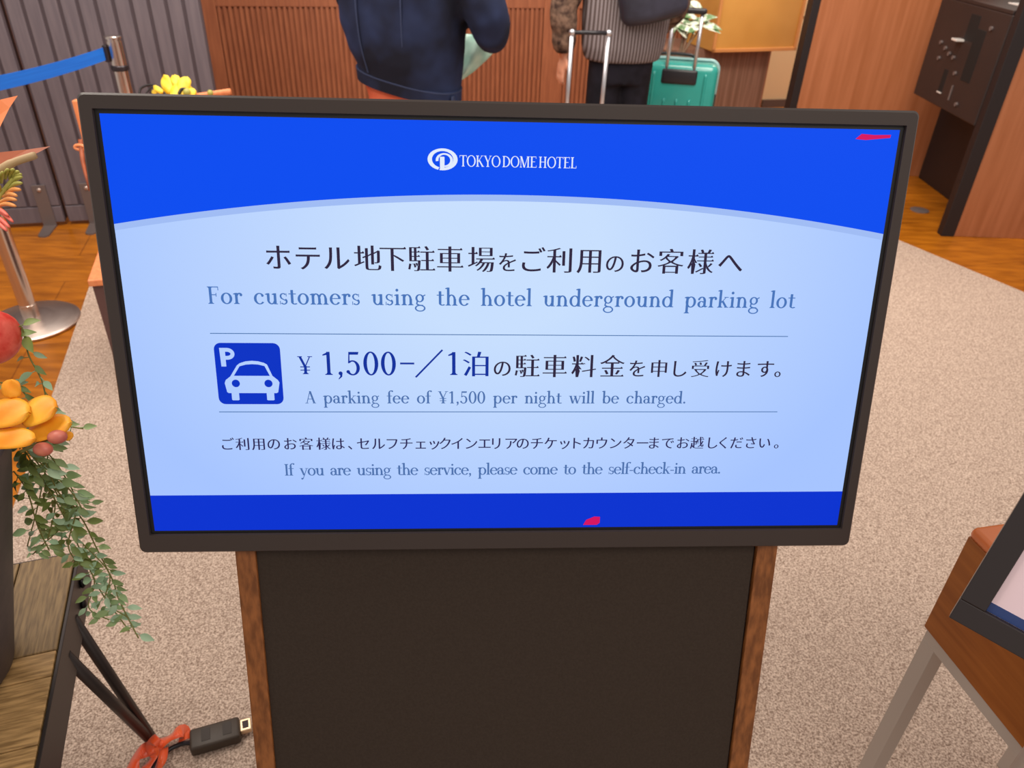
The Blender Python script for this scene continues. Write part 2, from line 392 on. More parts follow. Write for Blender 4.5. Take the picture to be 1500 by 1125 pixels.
# ------------------------------------------------------------------ rack and yellow flowers behind the sign
t = thing('display_chest', 'dark chest with orange wooden top, mostly behind the left edge of the sign', 'chest', (-1.32, 2.62, 0))
cd = Vector((.95, .31, 0)).normalized(); cn = Vector((-cd.y, cd.x, 0)); XC = axes((-1.47, 2.343, .007), cd, cn, (0, 0, 1))
bm = BM(); wbox(bm, .008, .62, .008, .40, 0, .39, .004); part('body', bm, m_chest, t, xf=XC)
bm = BM(); wbox(bm, 0, .63, 0, .41, .39, .415, .004); part('top', bm, m_orangewood, t, xf=XC)
t = thing('wooden_rack', 'orange wooden rack with a ring on its post, behind the sign', 'rack', (-1.40, 2.98, 0))
a = at(107, 147, 2.9)
bm = BM(); box(bm, (a.x+.02, a.y+.01, a.z/2+.005), (.05, .03, a.z-.01), bev=.004); part('post', bm, m_orangewood, t)
c = at(330, 137, 2.9)
bm = BM(); box(bm, (c.x-.10, c.y+.01, (c.z-.03)/2+.006), (.03, .03, c.z-.045), bev=.004); part('post', bm, m_orangewood, t)
bm = BM(); tube(bm, [at(112, 160, 2.9)+Vector((.03, .02, 0)), at(225, 148, 2.9), at(300, 139, 2.9), at(338, 134, 2.9)], [.009, .009, .010, .0115], 12); part('top_rail', bm, m_orangewood, t, smooth=True)
bm = BM(); c0 = at(117, 216, 2.88)
tube(bm, [c0+Vector((.019*math.cos(x), 0, .009*math.sin(x))) for x in [2*math.pi*k/18 for k in range(19)]], .006, 8, cap=False); part('ring', bm, m_orangewood, t, smooth=True)
bm = BM(); tube(bm, [at(118, 205, 2.88), at(121, 235, 2.88), at(127, 262, 2.88), at(131, 280, 2.88)], [.009, .008, .005, .002], 8); part('strap', bm, m_drybrown, t, smooth=True)

# petals and leaves
def petal(bm, c, length, width, dirv, nrm_, cup=.15, th=.0012, pw=.8, tipw=0):
    d = Vector(dirv).normalized(); n = Vector(nrm_); n = (n - d*n.dot(d)).normalized(); s = d.cross(n)
    NU, NV = 14, 8; top, bot = [], []
    for i in range(NU+1):
        u = i/NU; uu = u**pw; w = width*.5*max(.004, 1-abs(2*uu-1)**2.8)**.5
        rowt, rowb = [], []
        for j in range(NV+1):
            v = 2*j/NV-1
            p = Vector(c) + d*length*u + s*w*v + n*(-cup*width*(v*v)*.45 - cup*length*(u-.5)**2*.9 + .035*width*math.sin(7*u+3*v))
            rowt.append(bm.verts.new(p+n*th)); rowb.append(bm.verts.new(p-n*th))
        top.append(rowt); bot.append(rowb)
    for g, fl in ((top, False), (bot, True)):
        for i in range(NU):
            for j in range(NV):
                q = [g[i][j], g[i+1][j], g[i+1][j+1], g[i][j+1]]
                bm.faces.new(q[::-1] if fl else q)
    for i in range(NU):
        bm.faces.new((top[i][0], bot[i][0], bot[i+1][0], top[i+1][0])); bm.faces.new((top[i+1][NV], bot[i+1][NV], bot[i][NV], top[i][NV]))
    for j in range(NV):
        bm.faces.new((top[0][j+1], bot[0][j+1], bot[0][j], top[0][j])); bm.faces.new((top[NU][j], bot[NU][j], bot[NU][j+1], top[NU][j+1]))
def pleaf(bm, c, dirv, nrm_, length, width, bend=.2):
    d = Vector(dirv).normalized(); n = Vector(nrm_); n = n - d*n.dot(d)
    if n.length < 1e-3: n = d.orthogonal()
    n.normalize(); s = d.cross(n); NU = 6; rows = []
    for i in range(NU+1):
        u = i/NU; w = width*.5*math.sin(math.pi*u**.8)**.9 if 0 < u < 1 else .0004
        m_ = Vector(c) + d*length*u - n*bend*length*u*u
        rows.append([bm.verts.new(m_ - s*w + n*w*.35), bm.verts.new(m_), bm.verts.new(m_ + s*w + n*w*.35)])
    for i in range(NU):
        for j in range(2): bm.faces.new((rows[i][j], rows[i+1][j], rows[i+1][j+1], rows[i][j+1]))
TOCAM = -_f
t = thing('yellow_flower_spray', 'yellow flower spray with curled dark stems peeking over the top left of the sign', 'flowers', at(250, 150, 2.9))
bm = BM()
for (x, y, dx, dy, L, Wd) in ((246, 137, -.25, 1, .075, .045), (255, 132, .0, 1, .06, .05), (258, 128, -.35, 1, .05, .03), (262, 136, .5, 1, .07, .05), (272, 138, .9, .35, .04, .035), (248, 138, .6, .3, .06, .06), (262, 124, .9, -.6, .06, .045), (238, 136, -.8, .6, .045, .02), (222, 136, .9, .4, .03, .018)):
    petal(bm, at(x, y, 2.86+random.uniform(-.02, .02)), L, Wd, CR*dx+CU*dy, TOCAM+CR*random.uniform(-.4, .4), .25)
part('petals', bm, m_yellow, t, smooth=True)
bm = BM()
tube(bm, smoothpath([at(204, 140, 2.86), at(206, 130, 2.86), at(216, 125, 2.86), at(228, 126, 2.86), at(240, 138, 2.86)]), .0042, 8)
tube(bm, smoothpath([at(212, 140, 2.85), at(222, 128, 2.85), at(234, 130, 2.85), at(246, 141, 2.85)]), .003, 8)
tube(bm, smoothpath([at(262, 138, 2.84), at(266, 131, 2.84), at(272, 131, 2.84)]), .006, 8)
part('curled_stems', bm, m_black, t, smooth=True)
for q, r in ((at(308, 136, 2.86), .011), (at(274, 135, 2.84), .014)):
    bm = BM(); ball(bm, q, r, 12); part('pale_bud', bm, m_f_green, t, smooth=True)

# ------------------------------------------------------------------ people
def hand(bm, wrist, d, palm_n, thumb_side, curl=.5, k=1.0):
    """palm, four unequal bent fingers and a thumb off the palm's side"""
    d = Vector(d).normalized(); n = Vector(palm_n); n = (n-d*n.dot(d)).normalized(); s = d.cross(n)*thumb_side
    w = Vector(wrist)
    tube(bm, [w-d*.03*k, w+d*.02*k, w+d*.055*k, w+d*.088*k], [.025*k, .032*k, .039*k, .036*k], 12, up=n, flat=.42)
    for i, L in enumerate((.072, .08, .075, .058)):
        off = (.028-.0185*i)*k
        b0 = w + d*.082*k + s*off; dd = d.copy(); p = [b0]; q = b0
        for seg in (.45, .3, .25):
            q = q + dd*L*seg*k; p.append(q.copy()); dd = (dd*math.cos(curl) + n*math.sin(curl)).normalized()
        tube(bm, smoothpath(p, 3), [.0088*k]*4+[.0082*k]*4+[.0072*k, .006*k], 8)
    b0 = w + d*.025*k + s*.028*k
    tube(bm, smoothpath([b0, b0+(d*.03+s*.022+n*.008)*k, b0+(d*.058+s*.026+n*.02)*k], 3), [.013*k]*3+[.011*k]*2+[.0095*k]*2, 8)
def body_mesh(H, arms, stance=.10, hip=.15, sh=.19, build=1.0):
    """arms: per side a chain shoulder, elbow, wrist and a hand direction, palm normal"""
    bm = BM(); k = H/1.7
    loft(bm, [ell(0, 0, z*k, rx*k*build, ry*k*build) for z, rx, ry in ((.80, hip*.95, .10), (.90, hip*1.1, .115), (1.05, .135, .10), (1.2, .15, .11), (1.34, .165, .11), (1.42, .12, .085), (1.45, .06, .06))])
    for s in (-1, 1):
        tube(bm, smoothpath([(s*.075*k, 0, .86*k), (s*.085*k, .015*k, .5*k), (s*stance*k, -.01*k, .28*k), (s*stance*k, -.01*k, .08*k)], 4),
             [(.085-.0034*i)*k*(1 if i < 5 else 1) for i in range(13)], 14)
        tube(bm, [(s*stance*k, -.05*k, .05*k), (s*stance*k, .05*k, .05*k), (s*stance*1.05*k, .17*k, .03*k)], [.04*k, .042*k, .03*k], 12, flat=.8)
    tube(bm, [(0, 0, 1.40*k), (0, .01*k, 1.47*k), (0, .02*k, 1.54*k)], [.062*k, .054*k, .054*k], 14)
    ball(bm, (0, .025*k, 1.60*k), (.074*k, .092*k, .112*k), 24)
    ball(bm, (0, .04*k, 1.54*k), (.052*k, .066*k, .06*k), 16)
    tube(bm, [(0, .105*k, 1.61*k), (0, .128*k, 1.575*k), (0, .108*k, 1.565*k)], [.009*k, .015*k, .011*k], 8)
    tube(bm, [(-.02*k, .098*k, 1.532*k), (0, .104*k, 1.532*k), (.02*k, .098*k, 1.532*k)], .007*k, 8)
    for s in (-1, 1):
        ball(bm, (s*.032*k, .102*k, 1.612*k), .012*k, 10); ball(bm, (s*.076*k, .02*k, 1.60*k), (.012*k, .02*k, .032*k), 10)
    for s, (S, E_, Wr, hd, pn, cl) in arms.items():
        tube(bm, smoothpath([S, E_, Wr], 5), [.05*k-.0022*i*k for i in range(11)], 12)
        hand(bm, Wr, hd, pn, -s if s else 1, cl, k)
    return fuse(bm, .0085, 3)

# person in the denim jacket
px, py = -.53, 3.72; A1 = math.radians(-16)
t = thing('person', 'person seen from behind in a baggy navy denim jacket and salmon trousers', 'person', (px, py, .007), A1)
armsR = (Vector((.19, 0, 1.40)), Vector((.385, .02, 1.09)), Vector((.30, .27, 1.03)))
armsL = (Vector((-.19, 0, 1.40)), Vector((-.27, .10, 1.08)), Vector((-.12, .32, 1.10)))
bm = body_mesh(1.70, {1: armsR + ((-.2, .9, .05), (-1, 0, -.1), .5), -1: armsL + ((.4, .9, .1), (1, 0, 0), .5)})
part('body', bm, m_skin, t, world=False, smooth=True)
bm = BM()
loft(bm, [ell(cx, 0, z, rx, ry, 36, 2.4) for z, rx, ry, cx in ((.80, .235, .16, 0), (.86, .240, .17, -.003), (.92, .262, .185, -.012), (1.05, .285, .195, -.022), (1.2, .29, .19, -.02), (1.33, .265, .165, 0), (1.43, .19, .12, 0), (1.47, .09, .085, 0))])
for s, ch in ((1, armsR), (-1, armsL)):
    tube(bm, smoothpath([Vector((s*.12, 0, 1.36)), ch[0]+Vector((0, 0, -.02)), (ch[0]+ch[1])*.5+Vector((s*.03, -.01, 0)), ch[1]+Vector((s*.0, -.01, .02)), ch[2]-(ch[2]-ch[1])*.08], 4),
         [.10]*4+[.104]*4+[.104, .102, .1, .096]+[.094, .088, .078, .066, .054], 18)
tube(bm, [(0, 0, 1.42), (0, .01, 1.49)], [.10, .075], 18)
bm = fuse(bm, .014, 4)
for v in bm.verts:      # soft folds of a heavy cotton
    v.co += v.normal * .007*(noise.noise(Vector((v.co.x*9, v.co.y*9, v.co.z*3.2)))+.5*noise.noise(v.co*18))
def droop(v):
    w = min(1, max(0, (1.25-v.co.z)/.4)); v.co.z -= .17*v.co.x*w
for v in bm.verts: droop(v)
jk = part('denim_jacket', bm, m_denim, t, world=False, smooth=True)
bm = BM(); loft(bm, [ell(0, 0, z, rx, ry, 48, 2.4) for z, rx, ry in ((.785, .236, .162), (.787, .244, .170), (.838, .246, .172), (.842, .238, .165))], cap=True)
for v in bm.verts: droop(v)
hb = part('hem_band', bm, m_denim, jk, world=False, smooth=False, angle=40)
bm = BM()
loft(bm, [ell(0, 0, z, rx, ry, 48, 2.4) for z, rx, ry in ((.834, .2466, .1726), (.837, .2475, .1735), (.84, .2466, .1726))], cap=True)
for x in (-.13, .05): tube(bm, smoothpath([(x*1.0, -.158, .85), (x*1.12, -.188, 1.0), (x*1.15, -.19, 1.2), (x*1.0, -.166, 1.33)]), .0035, 6)
box(bm, (.238, -.06, .812), (.012, .05, .03), rot=rotz(.25), bev=.003)
for v in bm.verts: droop(v)
part('seams', bm, m_denim2, jk, world=False)
bm = BM(); loft(bm, [ell(0, 0, z, rx, ry, 28, 2.2) for z, rx, ry in ((.72, .19, .14), (.80, .215, .15), (.9, .205, .14))])
for s in (-1, 1): tube(bm, [(s*.09, 0, .86), (s*.10, .01, .5), (s*.105, -.005, .10)], [.115, .10, .085], 18)
bm = fuse(bm, .013, 4); part('trousers', bm, m_salmon, t, world=False, smooth=True)
for s in (-1, 1):
    bm = BM(); tube(bm, smoothpath([(s*.10, -.10, .045), (s*.10, .02, .05), (s*.105, .16, .032), (s*.107, .2, .026)], 4), [.045]*5+[.05]*4+[.046, .044, .04, .03], 14, flat=.8); part('shoe', bm, m_shoe, t, world=False, smooth=True)
bm = BM(); ball(bm, (0, .0, 1.625), (.086, .098, .108), 24); ball(bm, (0, -.045, 1.53), (.075, .05, .10), 18); bm = fuse(bm, .012, 3); part('hair', bm, m_hair, t, world=False, smooth=True)

# mint cloth bag under the jacket sleeve
bm = BM(); c0 = at(676, 52, 3.62)
loft(bm, [[at(x, y, 3.66+dz) for x, y, dz in L] for L in (
    ((672, 50, 0), (700, 50, -.06), (735, 62, 0), (700, 58, .06)),
    ((672, 66, 0), (700, 68, -.075), (729, 71, 0), (700, 68, .075)),
    ((671, 84, 0), (692, 86, -.07), (712, 89, 0), (692, 86, .07)),
    ((670, 102, 0), (682, 104, -.05), (693, 106, 0), (682, 104, .05)),
    ((669, 119, 0), (672, 120, -.015), (676, 118, 0), (672, 119, .015)))])
bmesh.ops.subdivide_edges(bm, edges=bm.edges, cuts=3, use_grid_fill=True)
for v in bm.verts: v.co += Vector((0, -1, .2))*.012*noise.noise(v.co*22)
bag = part('tote_bag', bm, m_mint, smooth=True)
tag(bag, 'pale mint cloth bag held under the sleeve of the denim jacket', 'bag')

# person in the grey knit
P2 = (.525, 4.42); A2 = math.radians(8)
t = thing('person', 'person in a grey ribbed knit and black trousers between two suitcases', 'person', (P2[0], P2[1], 0), A2)
hw = at(826, 80, 4.08)
def loc2(w):
    return Matrix.Rotation(-A2, 3, 'Z') @ (Vector(w)-Vector((P2[0], P2[1], 0)))
hw = loc2(hw)
armsL = (Vector((-.20, 0, 1.38)), Vector((-.335, -.02, 1.10)), hw)
armsR = (Vector((.20, 0, 1.38)), Vector((.28, .04, 1.10)), Vector((.22, .18, .95)))
bm = body_mesh(1.68, {-1: armsL + ((-.12, .0, -1), (.8, .4, 0), .22), 1: armsR + ((-.3, .9, .1), (-1, 0, 0), .5)})
part('body', bm, m_skin, t, world=False, smooth=True)
bm = BM()
loft(bm, [ell(0, 0, z, rx, ry, 36, 2.3) for z, rx, ry in ((.835, .20, .15), (.9, .222, .165), (1.05, .235, .17), (1.2, .24, .17), (1.33, .225, .15), (1.42, .17, .11), (1.46, .085, .08))])
bm = fuse(bm, .013, 3)
for v in bm.verts: v.co += v.normal*.006*noise.noise(Vector((v.co.x*8, v.co.y*8, v.co.z*3)))
kn = part('knit_cardigan', bm, m_knit, t, world=False, smooth=True)
for s, ch in ((-1, armsL), (1, armsR)):
    bm = BM()
    tube(bm, smoothpath([Vector((s*.13, 0, 1.36)), ch[0], (ch[0]+ch[1])*.5, ch[1], ch[1].lerp(ch[2], .5), ch[1].lerp(ch[2], .93)], 4),
         [.085]*4+[.085]*4+[.078]*4+[.072]*4+[.066]*3+[.058, .05], 18)
    bm = fuse(bm, .012, 3); part('sleeve', bm, m_knit2, kn, world=False, smooth=True)
bm = BM(); loft(bm, [ell(0, 0, z, rx, ry, 28, 2.2) for z, rx, ry in ((.72, .155, .12), (.80, .17, .125), (.9, .165, .12))])
for s in (-1, 1): tube(bm, [(s*.074, 0, .86), (s*.078, .01, .62), (s*.09, .015, .5), (s*.1, -.005, .09)], [.104, .098, .088, .07], 18)
bm = fuse(bm, .012, 3); part('trousers', bm, m_blackcloth, t, world=False, smooth=True)
for s in (-1, 1):
    bm = BM(); tube(bm, smoothpath([(s*.10, -.09, .045), (s*.10, .02, .05), (s*.105, .16, .032), (s*.107, .19, .026)], 4), [.045]*5+[.048]*4+[.044, .042, .038, .03], 14, flat=.8); part('shoe', bm, m_shoe, t, world=False, smooth=True)
bm = BM(); ball(bm, (0, .0, 1.605), (.084, .096, .106), 24); ball(bm, (0, -.05, 1.48), (.08, .05, .12), 18); bm = fuse(bm, .012, 3); part('hair', bm, m_hair, t, world=False, smooth=True)

# black shoulder bag on that person's back
ctr = at(958, 12, 3.80)
t = thing('shoulder_bag', 'black nylon bag slung across the back of the grey knit', 'bag', ctr)
bm = BM(); v = box(bm, (0, 0, .12), (.34, .13, .34), bev=.05, seg=4)
bmesh.ops.subdivide_edges(bm, edges=bm.edges, cuts=2, use_grid_fill=True)
for w in bm.verts:
    w.co.z -= .10*max(0, .2-abs(w.co.x)) * (1 if w.co.z < .05 else 0); w.co += Vector((0, 1, 0))*.01*noise.noise(w.co*14)
part('bag_body', bm, m_nylon, t, xf=Matrix.Translation(ctr) @ Matrix.Rotation(math.radians(-14), 4, 'Y'), smooth=True)
bm = BM(); tube(bm, smoothpath([ctr+Vector((-.12, .05, .26)), ctr+Vector((-.2, .12, .36)), ctr+Vector((-.18, .32, .44))]), .018, 8, flat=.3); part('strap', bm, m_blackcloth, t, smooth=True)

# ------------------------------------------------------------------ suitcases
def suitcase(name, label, base, rz, Wd, Dp, Ht, mshell, mzip, hx0, hx1, htop, grip=True):
    t = thing(name, label, 'suitcase', base, rz, 'wheeled suitcases')
    z0 = .06
    for sgn, nm in ((-1, 'back_shell'), (1, 'front_shell')):
        bm = BM(); box(bm, (0, sgn*Dp*.25, z0+Ht/2), (Wd, Dp*.48, Ht), bev=.045, seg=5)
        part(nm, bm, mshell, t, world=False, angle=50)
        bm = BM()
        for k in range(6):
            x = -Wd*.36+k*Wd*.72/5
            if hx0-.03 < x < hx1+.03 and sgn < 0: z1 = z0+Ht-.20
            else: z1 = z0+Ht-.05
            tube(bm, [(x, sgn*Dp*.485, z0+.05), (x, sgn*Dp*.492, z0+.07), (x, sgn*Dp*.492, z1-.02), (x, sgn*Dp*.485, z1)], .009, 8)
        part('ribs', bm, mshell, t, world=False, smooth=True)
    bm = BM(); prof = []
    r = .05
    for (cx, cz, a0) in ((Wd/2-r, z0+Ht-r, 0), (-Wd/2+r, z0+Ht-r, 90), (-Wd/2+r, z0+r, 180), (Wd/2-r, z0+r, 270)):
        for k in range(7):
            a = math.radians(a0+15*k); prof.append((cx+(r+.004)*math.cos(a), 0, cz+(r+.004)*math.sin(a)))
    tube(bm, prof+[prof[0]], .011, 8, up=Vector((0, 1, 0)), cap=False); part('zip_band', bm, mzip, t, world=False, smooth=True)
    bm = BM(); box(bm, ((hx0+hx1)/2, -Dp*.47, z0+Ht-.075), (hx1-hx0+.05, .03, .085), bev=.014, seg=3); rc = part('handle_recess', bm, m_case_black, t, world=False, angle=40)
    for x in (hx0, hx1):
        bm = BM(); tube(bm, [(x, -Dp*.45, z0+Ht-.10), (x, -Dp*.47-.01, htop)], .0105, 10, flat=.75); part('handle_pole', bm, m_alu, t, world=False, smooth=True)
    bm = BM()
    if grip:
        box(bm, ((hx0+hx1)/2, -Dp*.47-.012, htop+.012), (hx1-hx0+.045, .035, .032), bev=.012, seg=3); part('grip', bm, m_case_black, t, world=False, angle=40)
    else:
        tube(bm, [(hx0, -Dp*.47-.01, htop), (hx1, -Dp*.47-.01, htop)], .011, 10, flat=.9)
        part('grip', bm, m_case_black, t, world=False, smooth=True)
        for x in (hx0, hx1):
            bm = BM(); ball(bm, (x, -Dp*.47-.01, htop), .0155, 14); part('grip_corner', bm, m_alu, t, world=False, smooth=True)
    bm = BM(); tube(bm, smoothpath([(-.11, 0, z0+Ht), (-.09, 0, z0+Ht+.028), (.09, 0, z0+Ht+.028), (.11, 0, z0+Ht)], 4), .009, 8, flat=1); part('carry_handle', bm, m_case_black, t, world=False, smooth=True)
    bm = BM(); box(bm, (Wd/2+.004, -.01, z0+Ht*.66), (.016, .05, .12), bev=.005); part('lock', bm, m_case_black, t, world=False)
    for sx in (-1, 1):
        for sy in (-1, 1):
            bm = BM(); c = Vector((sx*(Wd/2-.06), sy*(Dp/2-.06), .028)); tube(bm, [c-Vector((.012, 0, 0)), c+Vector((.012, 0, 0))], .028, 14); box(bm, c+Vector((0, 0, .03)), (.04, .04, .03), bev=.006); part('wheel', bm, m_case_black, t, world=False, angle=40)
    return t
c = at(998, 100, 4.48)
suitcase('suitcase', 'teal hard shell suitcase with ribbed face, standing right of the grey knit', (c.x-.02, c.y+.13, 0), math.radians(-9), .52, .27, .70, m_teal, m_zip, -.045, .115, 1.03)
c = at(861, 50, 3.60)
suitcase('suitcase', 'suitcase behind the sign with only its bare silver pull handle in view', (c.x, c.y+.115, .007), math.radians(6), .38, .23, .50, m_case_dark, m_case_black, -.088, .088, c.z, grip=False)

# ------------------------------------------------------------------ pot plant by the counter
pb = Vector((.98, 5.62, 0))
t = thing('potted_plant', 'leafy pot plant with white edged leaves behind the teal suitcase', 'plant', pb)
bm = BM(); lathe(bm, [(.10, 0), (.13, .02), (.15, .30), (.14, .30), (.13, .27), (.001, .27)], pb, 28, cap=False); part('pot', bm, m_pot, t, angle=40)
stems = BM(); lv = BM()
random.seed(3)
for (x, y, dp) in ((1024, 30, 5.2), (1004, 12, 5.2), (996, 22, 5.2), (1012, 36, 5.2), (1010, 2, 5.2), (990, 38, 5.2), (1028, 38, 5.2), (985, -25, 5.2), (1020, -40, 5.2), (1000, -60, 5.2)):
    tip = at(x, y, dp)
    tube(stems, smoothpath([pb+Vector((random.uniform(-.05, .05), random.uniform(-.05, .05), .26)), pb.lerp(tip, .5)+Vector((random.uniform(-.06, .06), 0, .12)), tip], 5), .005, 6)
    for k in range(3):
        d = CR*random.uniform(.2, 1)*(1 if k != 1 else -.8) + CU*random.uniform(-.6, .3) - _f*random.uniform(0, .4)
        pleaf(lv, tip, d, TOCAM+Vector((0, 0, .6)), random.uniform(.09, .14), .055, .3)
part('stems', stems, m_twig, t, smooth=True); part('leaves', lv, m_leaf_var, t, smooth=True)

# ------------------------------------------------------------------ wooden bench with iron rim, at the left
BA = Vector((-.822, 1.035, 0)); dl = Vector((.334, -.943, 0)).normalized(); dw = Vector((-.943, -.334, 0)).normalized()
XT = axes(BA, dl, dw, (0, 0, 1)); BL, BW, BZ = .86, .40, .5
t = thing('wooden_stool_bench', 'oak topped bench with black iron rim at the lower left corner', 'bench', BA+dl*.43+dw*.2, math.atan2(dl.y, dl.x))
bm = BM()
for k in range(4): wbox(bm, .004, .235, .008+k*.096, .008+(k+1)*.096-.002, BZ-.022, BZ, .002)
part('long_boards', bm, m_bench_wood2, t, xf=XT)
bm = BM(); x = .237; k = 0
while x < BL-.01:
    w = min((.052, .066, .058)[k % 3], BL-.004-x); wbox(bm, x, x+w-.0015, .008, BW-.008, BZ-.022, BZ-.0015*(k % 2), .0015); x += w; k += 1
part('cross_boards', bm, m_bench_wood, t, xf=XT)
bm = BM()
for (a, c, e, g) in ((0, BL, .0, .006), (0, BL, BW-.006, BW), (0, .004, .006, BW-.006), (BL-.004, BL, .006, BW-.006)): wbox(bm, a, c, e, g, BZ-.085, BZ-.002, .001)
part('iron_rim', bm, m_iron, t, xf=XT)
for q, z in ((.06, BZ-.030), (.092, BZ-.052)):
    bm = BM(); ball(bm, (q, -.004, z), (.0095, .006, .0095), 12); part('bolt', bm, m_bolt, t, xf=XT, smooth=True)
for ix, iy in ((0, 0), (1, 0), (0, 1), (1, 1)):
    bm = BM()
    mid = BA + dl*(.13 if ix == 0 else BL-.13) + dw*(.02 if iy == 0 else BW-.02)
    if ix == 0 and iy == 0: foot = Vector((-.755, .942, .0)); pa, pb_ = Vector((-.784, .906, BZ-.04)), Vector((-.757, .828, BZ-.04))
    else:
        foot = mid - dl*.08*(1 if ix == 0 else -1) - dw*.05*(1 if iy == 0 else -1); pa, pb_ = mid-dl*.045, mid+dl*.045
        foot.z = 0; pa.z = pb_.z = BZ-.083
    foot.z = .018
    tube(bm, [pa, foot+(pa-foot)*.01+Vector((.004, 0, 0))], .0105, 4 if False else 12); tube(bm, [pb_, foot], .0105, 12)
    ball(bm, foot, (.013, .013, .011), 10)
    part('leg', bm, m_iron, t, smooth=True)

# ------------------------------------------------------------------ flower arrangement in the tapered planter
PC = Vector((-.895, .74, BZ))
t = thing('flower_arrangement', 'orange flower arrangement with trailing vine in a charcoal planter on the oak bench', 'flower arrangement', PC)
bm = BM(); lathe(bm, [(.08, 0), (.094, .004), (.104, .018), (.132, .12), (.165, .24), (.196, .35), (.216, .425), (.216, .435), (.204, .435), (.195, .41), (.001, .405)], PC, 48, cap=False)
bm.faces.new([v for v in bm.verts if abs(v.co.z-BZ) < 1e-6])
part('planter', bm, m_pot, t, angle=40)
fl = BM()
NB = TOCAM
ORG = [((14, 583), (.1, 1), .026, .026, 1.04), ((-26, 604), (1, .02), .062, .046, 1.03), ((28, 604), (.9, .14), .050, .046, 1.042), ((36, 632), (1, .22), .064, .038, 1.05), ((-22, 640), (1, -.02), .066, .032, 1.02), ((92, 636), (.9, -.3), .014, .014, 1.06)]
for (q, dd, L, Wd, dp) in ORG:
    petal(fl, at(q[0], q[1], dp), L, Wd, CR*dd[0]+CU*dd[1], NB+CU*.55+CR*random.uniform(-.3, .3), .16, .0005, .85)
fo = part('orchid_bloom', fl, m_orchid, t, smooth=True)
bm = BM(); tube(bm, smoothpath([at(30, 662, 1.05), at(55, 650, 1.05), at(82, 638, 1.055)]), .0025, 8); part('orchid_stem', bm, m_stem, t, smooth=True)
for (x, y, a) in ((84, 640, .1), (63, 658, -.05)):
    bm = BM(); ball(bm, (0, 0, 0), (.0132, .0098, .0098), 18)
    part('orchid_bud', bm, m_bud, t, xf=axes(at(x, y, 1.045), CR*math.cos(a)+CU*math.sin(a), CU*math.cos(a)-CR*math.sin(a), -_f), smooth=True)
bm = BM(); ball(bm, (0, 0, 0), .0385, 28)
for v in bm.verts: v.co *= 1+.06*noise.noise(v.co*40)
bmesh.ops.translate(bm, vec=at(-13, 493, 1.07), verts=bm.verts); pm = part('pomegranate', bm, m_pom, t, smooth=True)
bm = BM(); lathe(bm, [(.012, 0), (.009, .008), (.014, .018), (.010, .018), (.006, .008)], at(-13, 493, 1.07)+Vector((0, 0, .036)), 12, cap=False); part('crown', bm, m_drybrown, pm, smooth=True)
# two pointed dry leaves with a tan stem
def spear(bm, poly, dp, th=.0015):
    """a pointed folded leaf: outline plus a sunken midrib"""
    a = ring(bm, [at(x, y, dp+dz) for x, y, dz in poly]); b = ring(bm, [at(x, y, dp+dz+th*2) for x, y, dz in poly])
    bridge(bm, a, b); bm.faces.new(a); bm.faces.new(b[::-1])
bm = BM(); spear(bm, [(-80, 152, 0), (0, 146, 0), (26, 140, .003), (14, 158, 0), (0, 186, -.004), (-40, 215, -.006), (-90, 230, -.006)], 1.0); part('dry_leaf', bm, m_dryorange, t)
bm = BM(); spear(bm, [(-90, 228, .0), (0, 223, 0), (40, 219, .002), (74, 214, .004), (55, 224, .0), (25, 235, -.004), (0, 247, -.006), (-60, 275, -.01)], 1.0); part('dry_leaf', bm, m_drybrown, t)
bm = BM(); tube(bm, smoothpath([at(-80, 285, .995), at(-10, 254, .99), at(20, 238, .99), at(53, 227, .995)]), [.006]*6+[.0058]*6+[.005]*6+[.004], 10); part('tan_branch', bm, m_tanstem, t, smooth=True)
# flower spike of tubular fingers
ax = smoothpath([at(-60, 400, 1.0), at(-30, 340, .99), at(-2, 290, .985), at(20, 262, .98)], 6)
bm = BM(); tube(bm, ax, .003, 8); sp = part('flower_spike', bm, m_f_green, t, smooth=True)
F = {0: BM(), 1: BM(), 2: BM()}
fing = [((8, 262), (12, 248), 0), ((14, 262), (20, 248), 0), ((18, 264), (27, 251), 0), ((18, 268), (31, 255), 0), ((14, 272), (32, 259), 0), ((2, 268), (4, 252), 0), ((12, 278), (32, 268), 0), ((-2, 272), (-4, 258), 0),
        ((8, 284), (30, 278), 1), ((4, 288), (25, 287), 1), ((0, 284), (-3, 272), 0), ((0, 296), (24, 293), 1), ((-4, 302), (23, 302), 1),
        ((-8, 308), (19, 325), 2), ((-12, 316), (14, 333), 2), ((-16, 322), (10, 338), 2), ((-12, 306), (12, 316), 2)]
for (p, q, c_) in fing:
    p3, q3 = at(p[0], p[1], .985), at(q[0], q[1], .965); m3 = p3.lerp(q3, .5)+CU*.003
    tube(F[c_], smoothpath([p3, m3, q3], 4), [.0016, .0019, .0022, .0026, .0028, .0028, .0026, .002, .0012], 8)
for c_, m_, nm in ((0, m_f_green, 'green_fingers'), (1, m_f_orange, 'orange_fingers'), (2, m_f_coral, 'coral_fingers')): part(nm, F[c_], m_, sp, smooth=True)
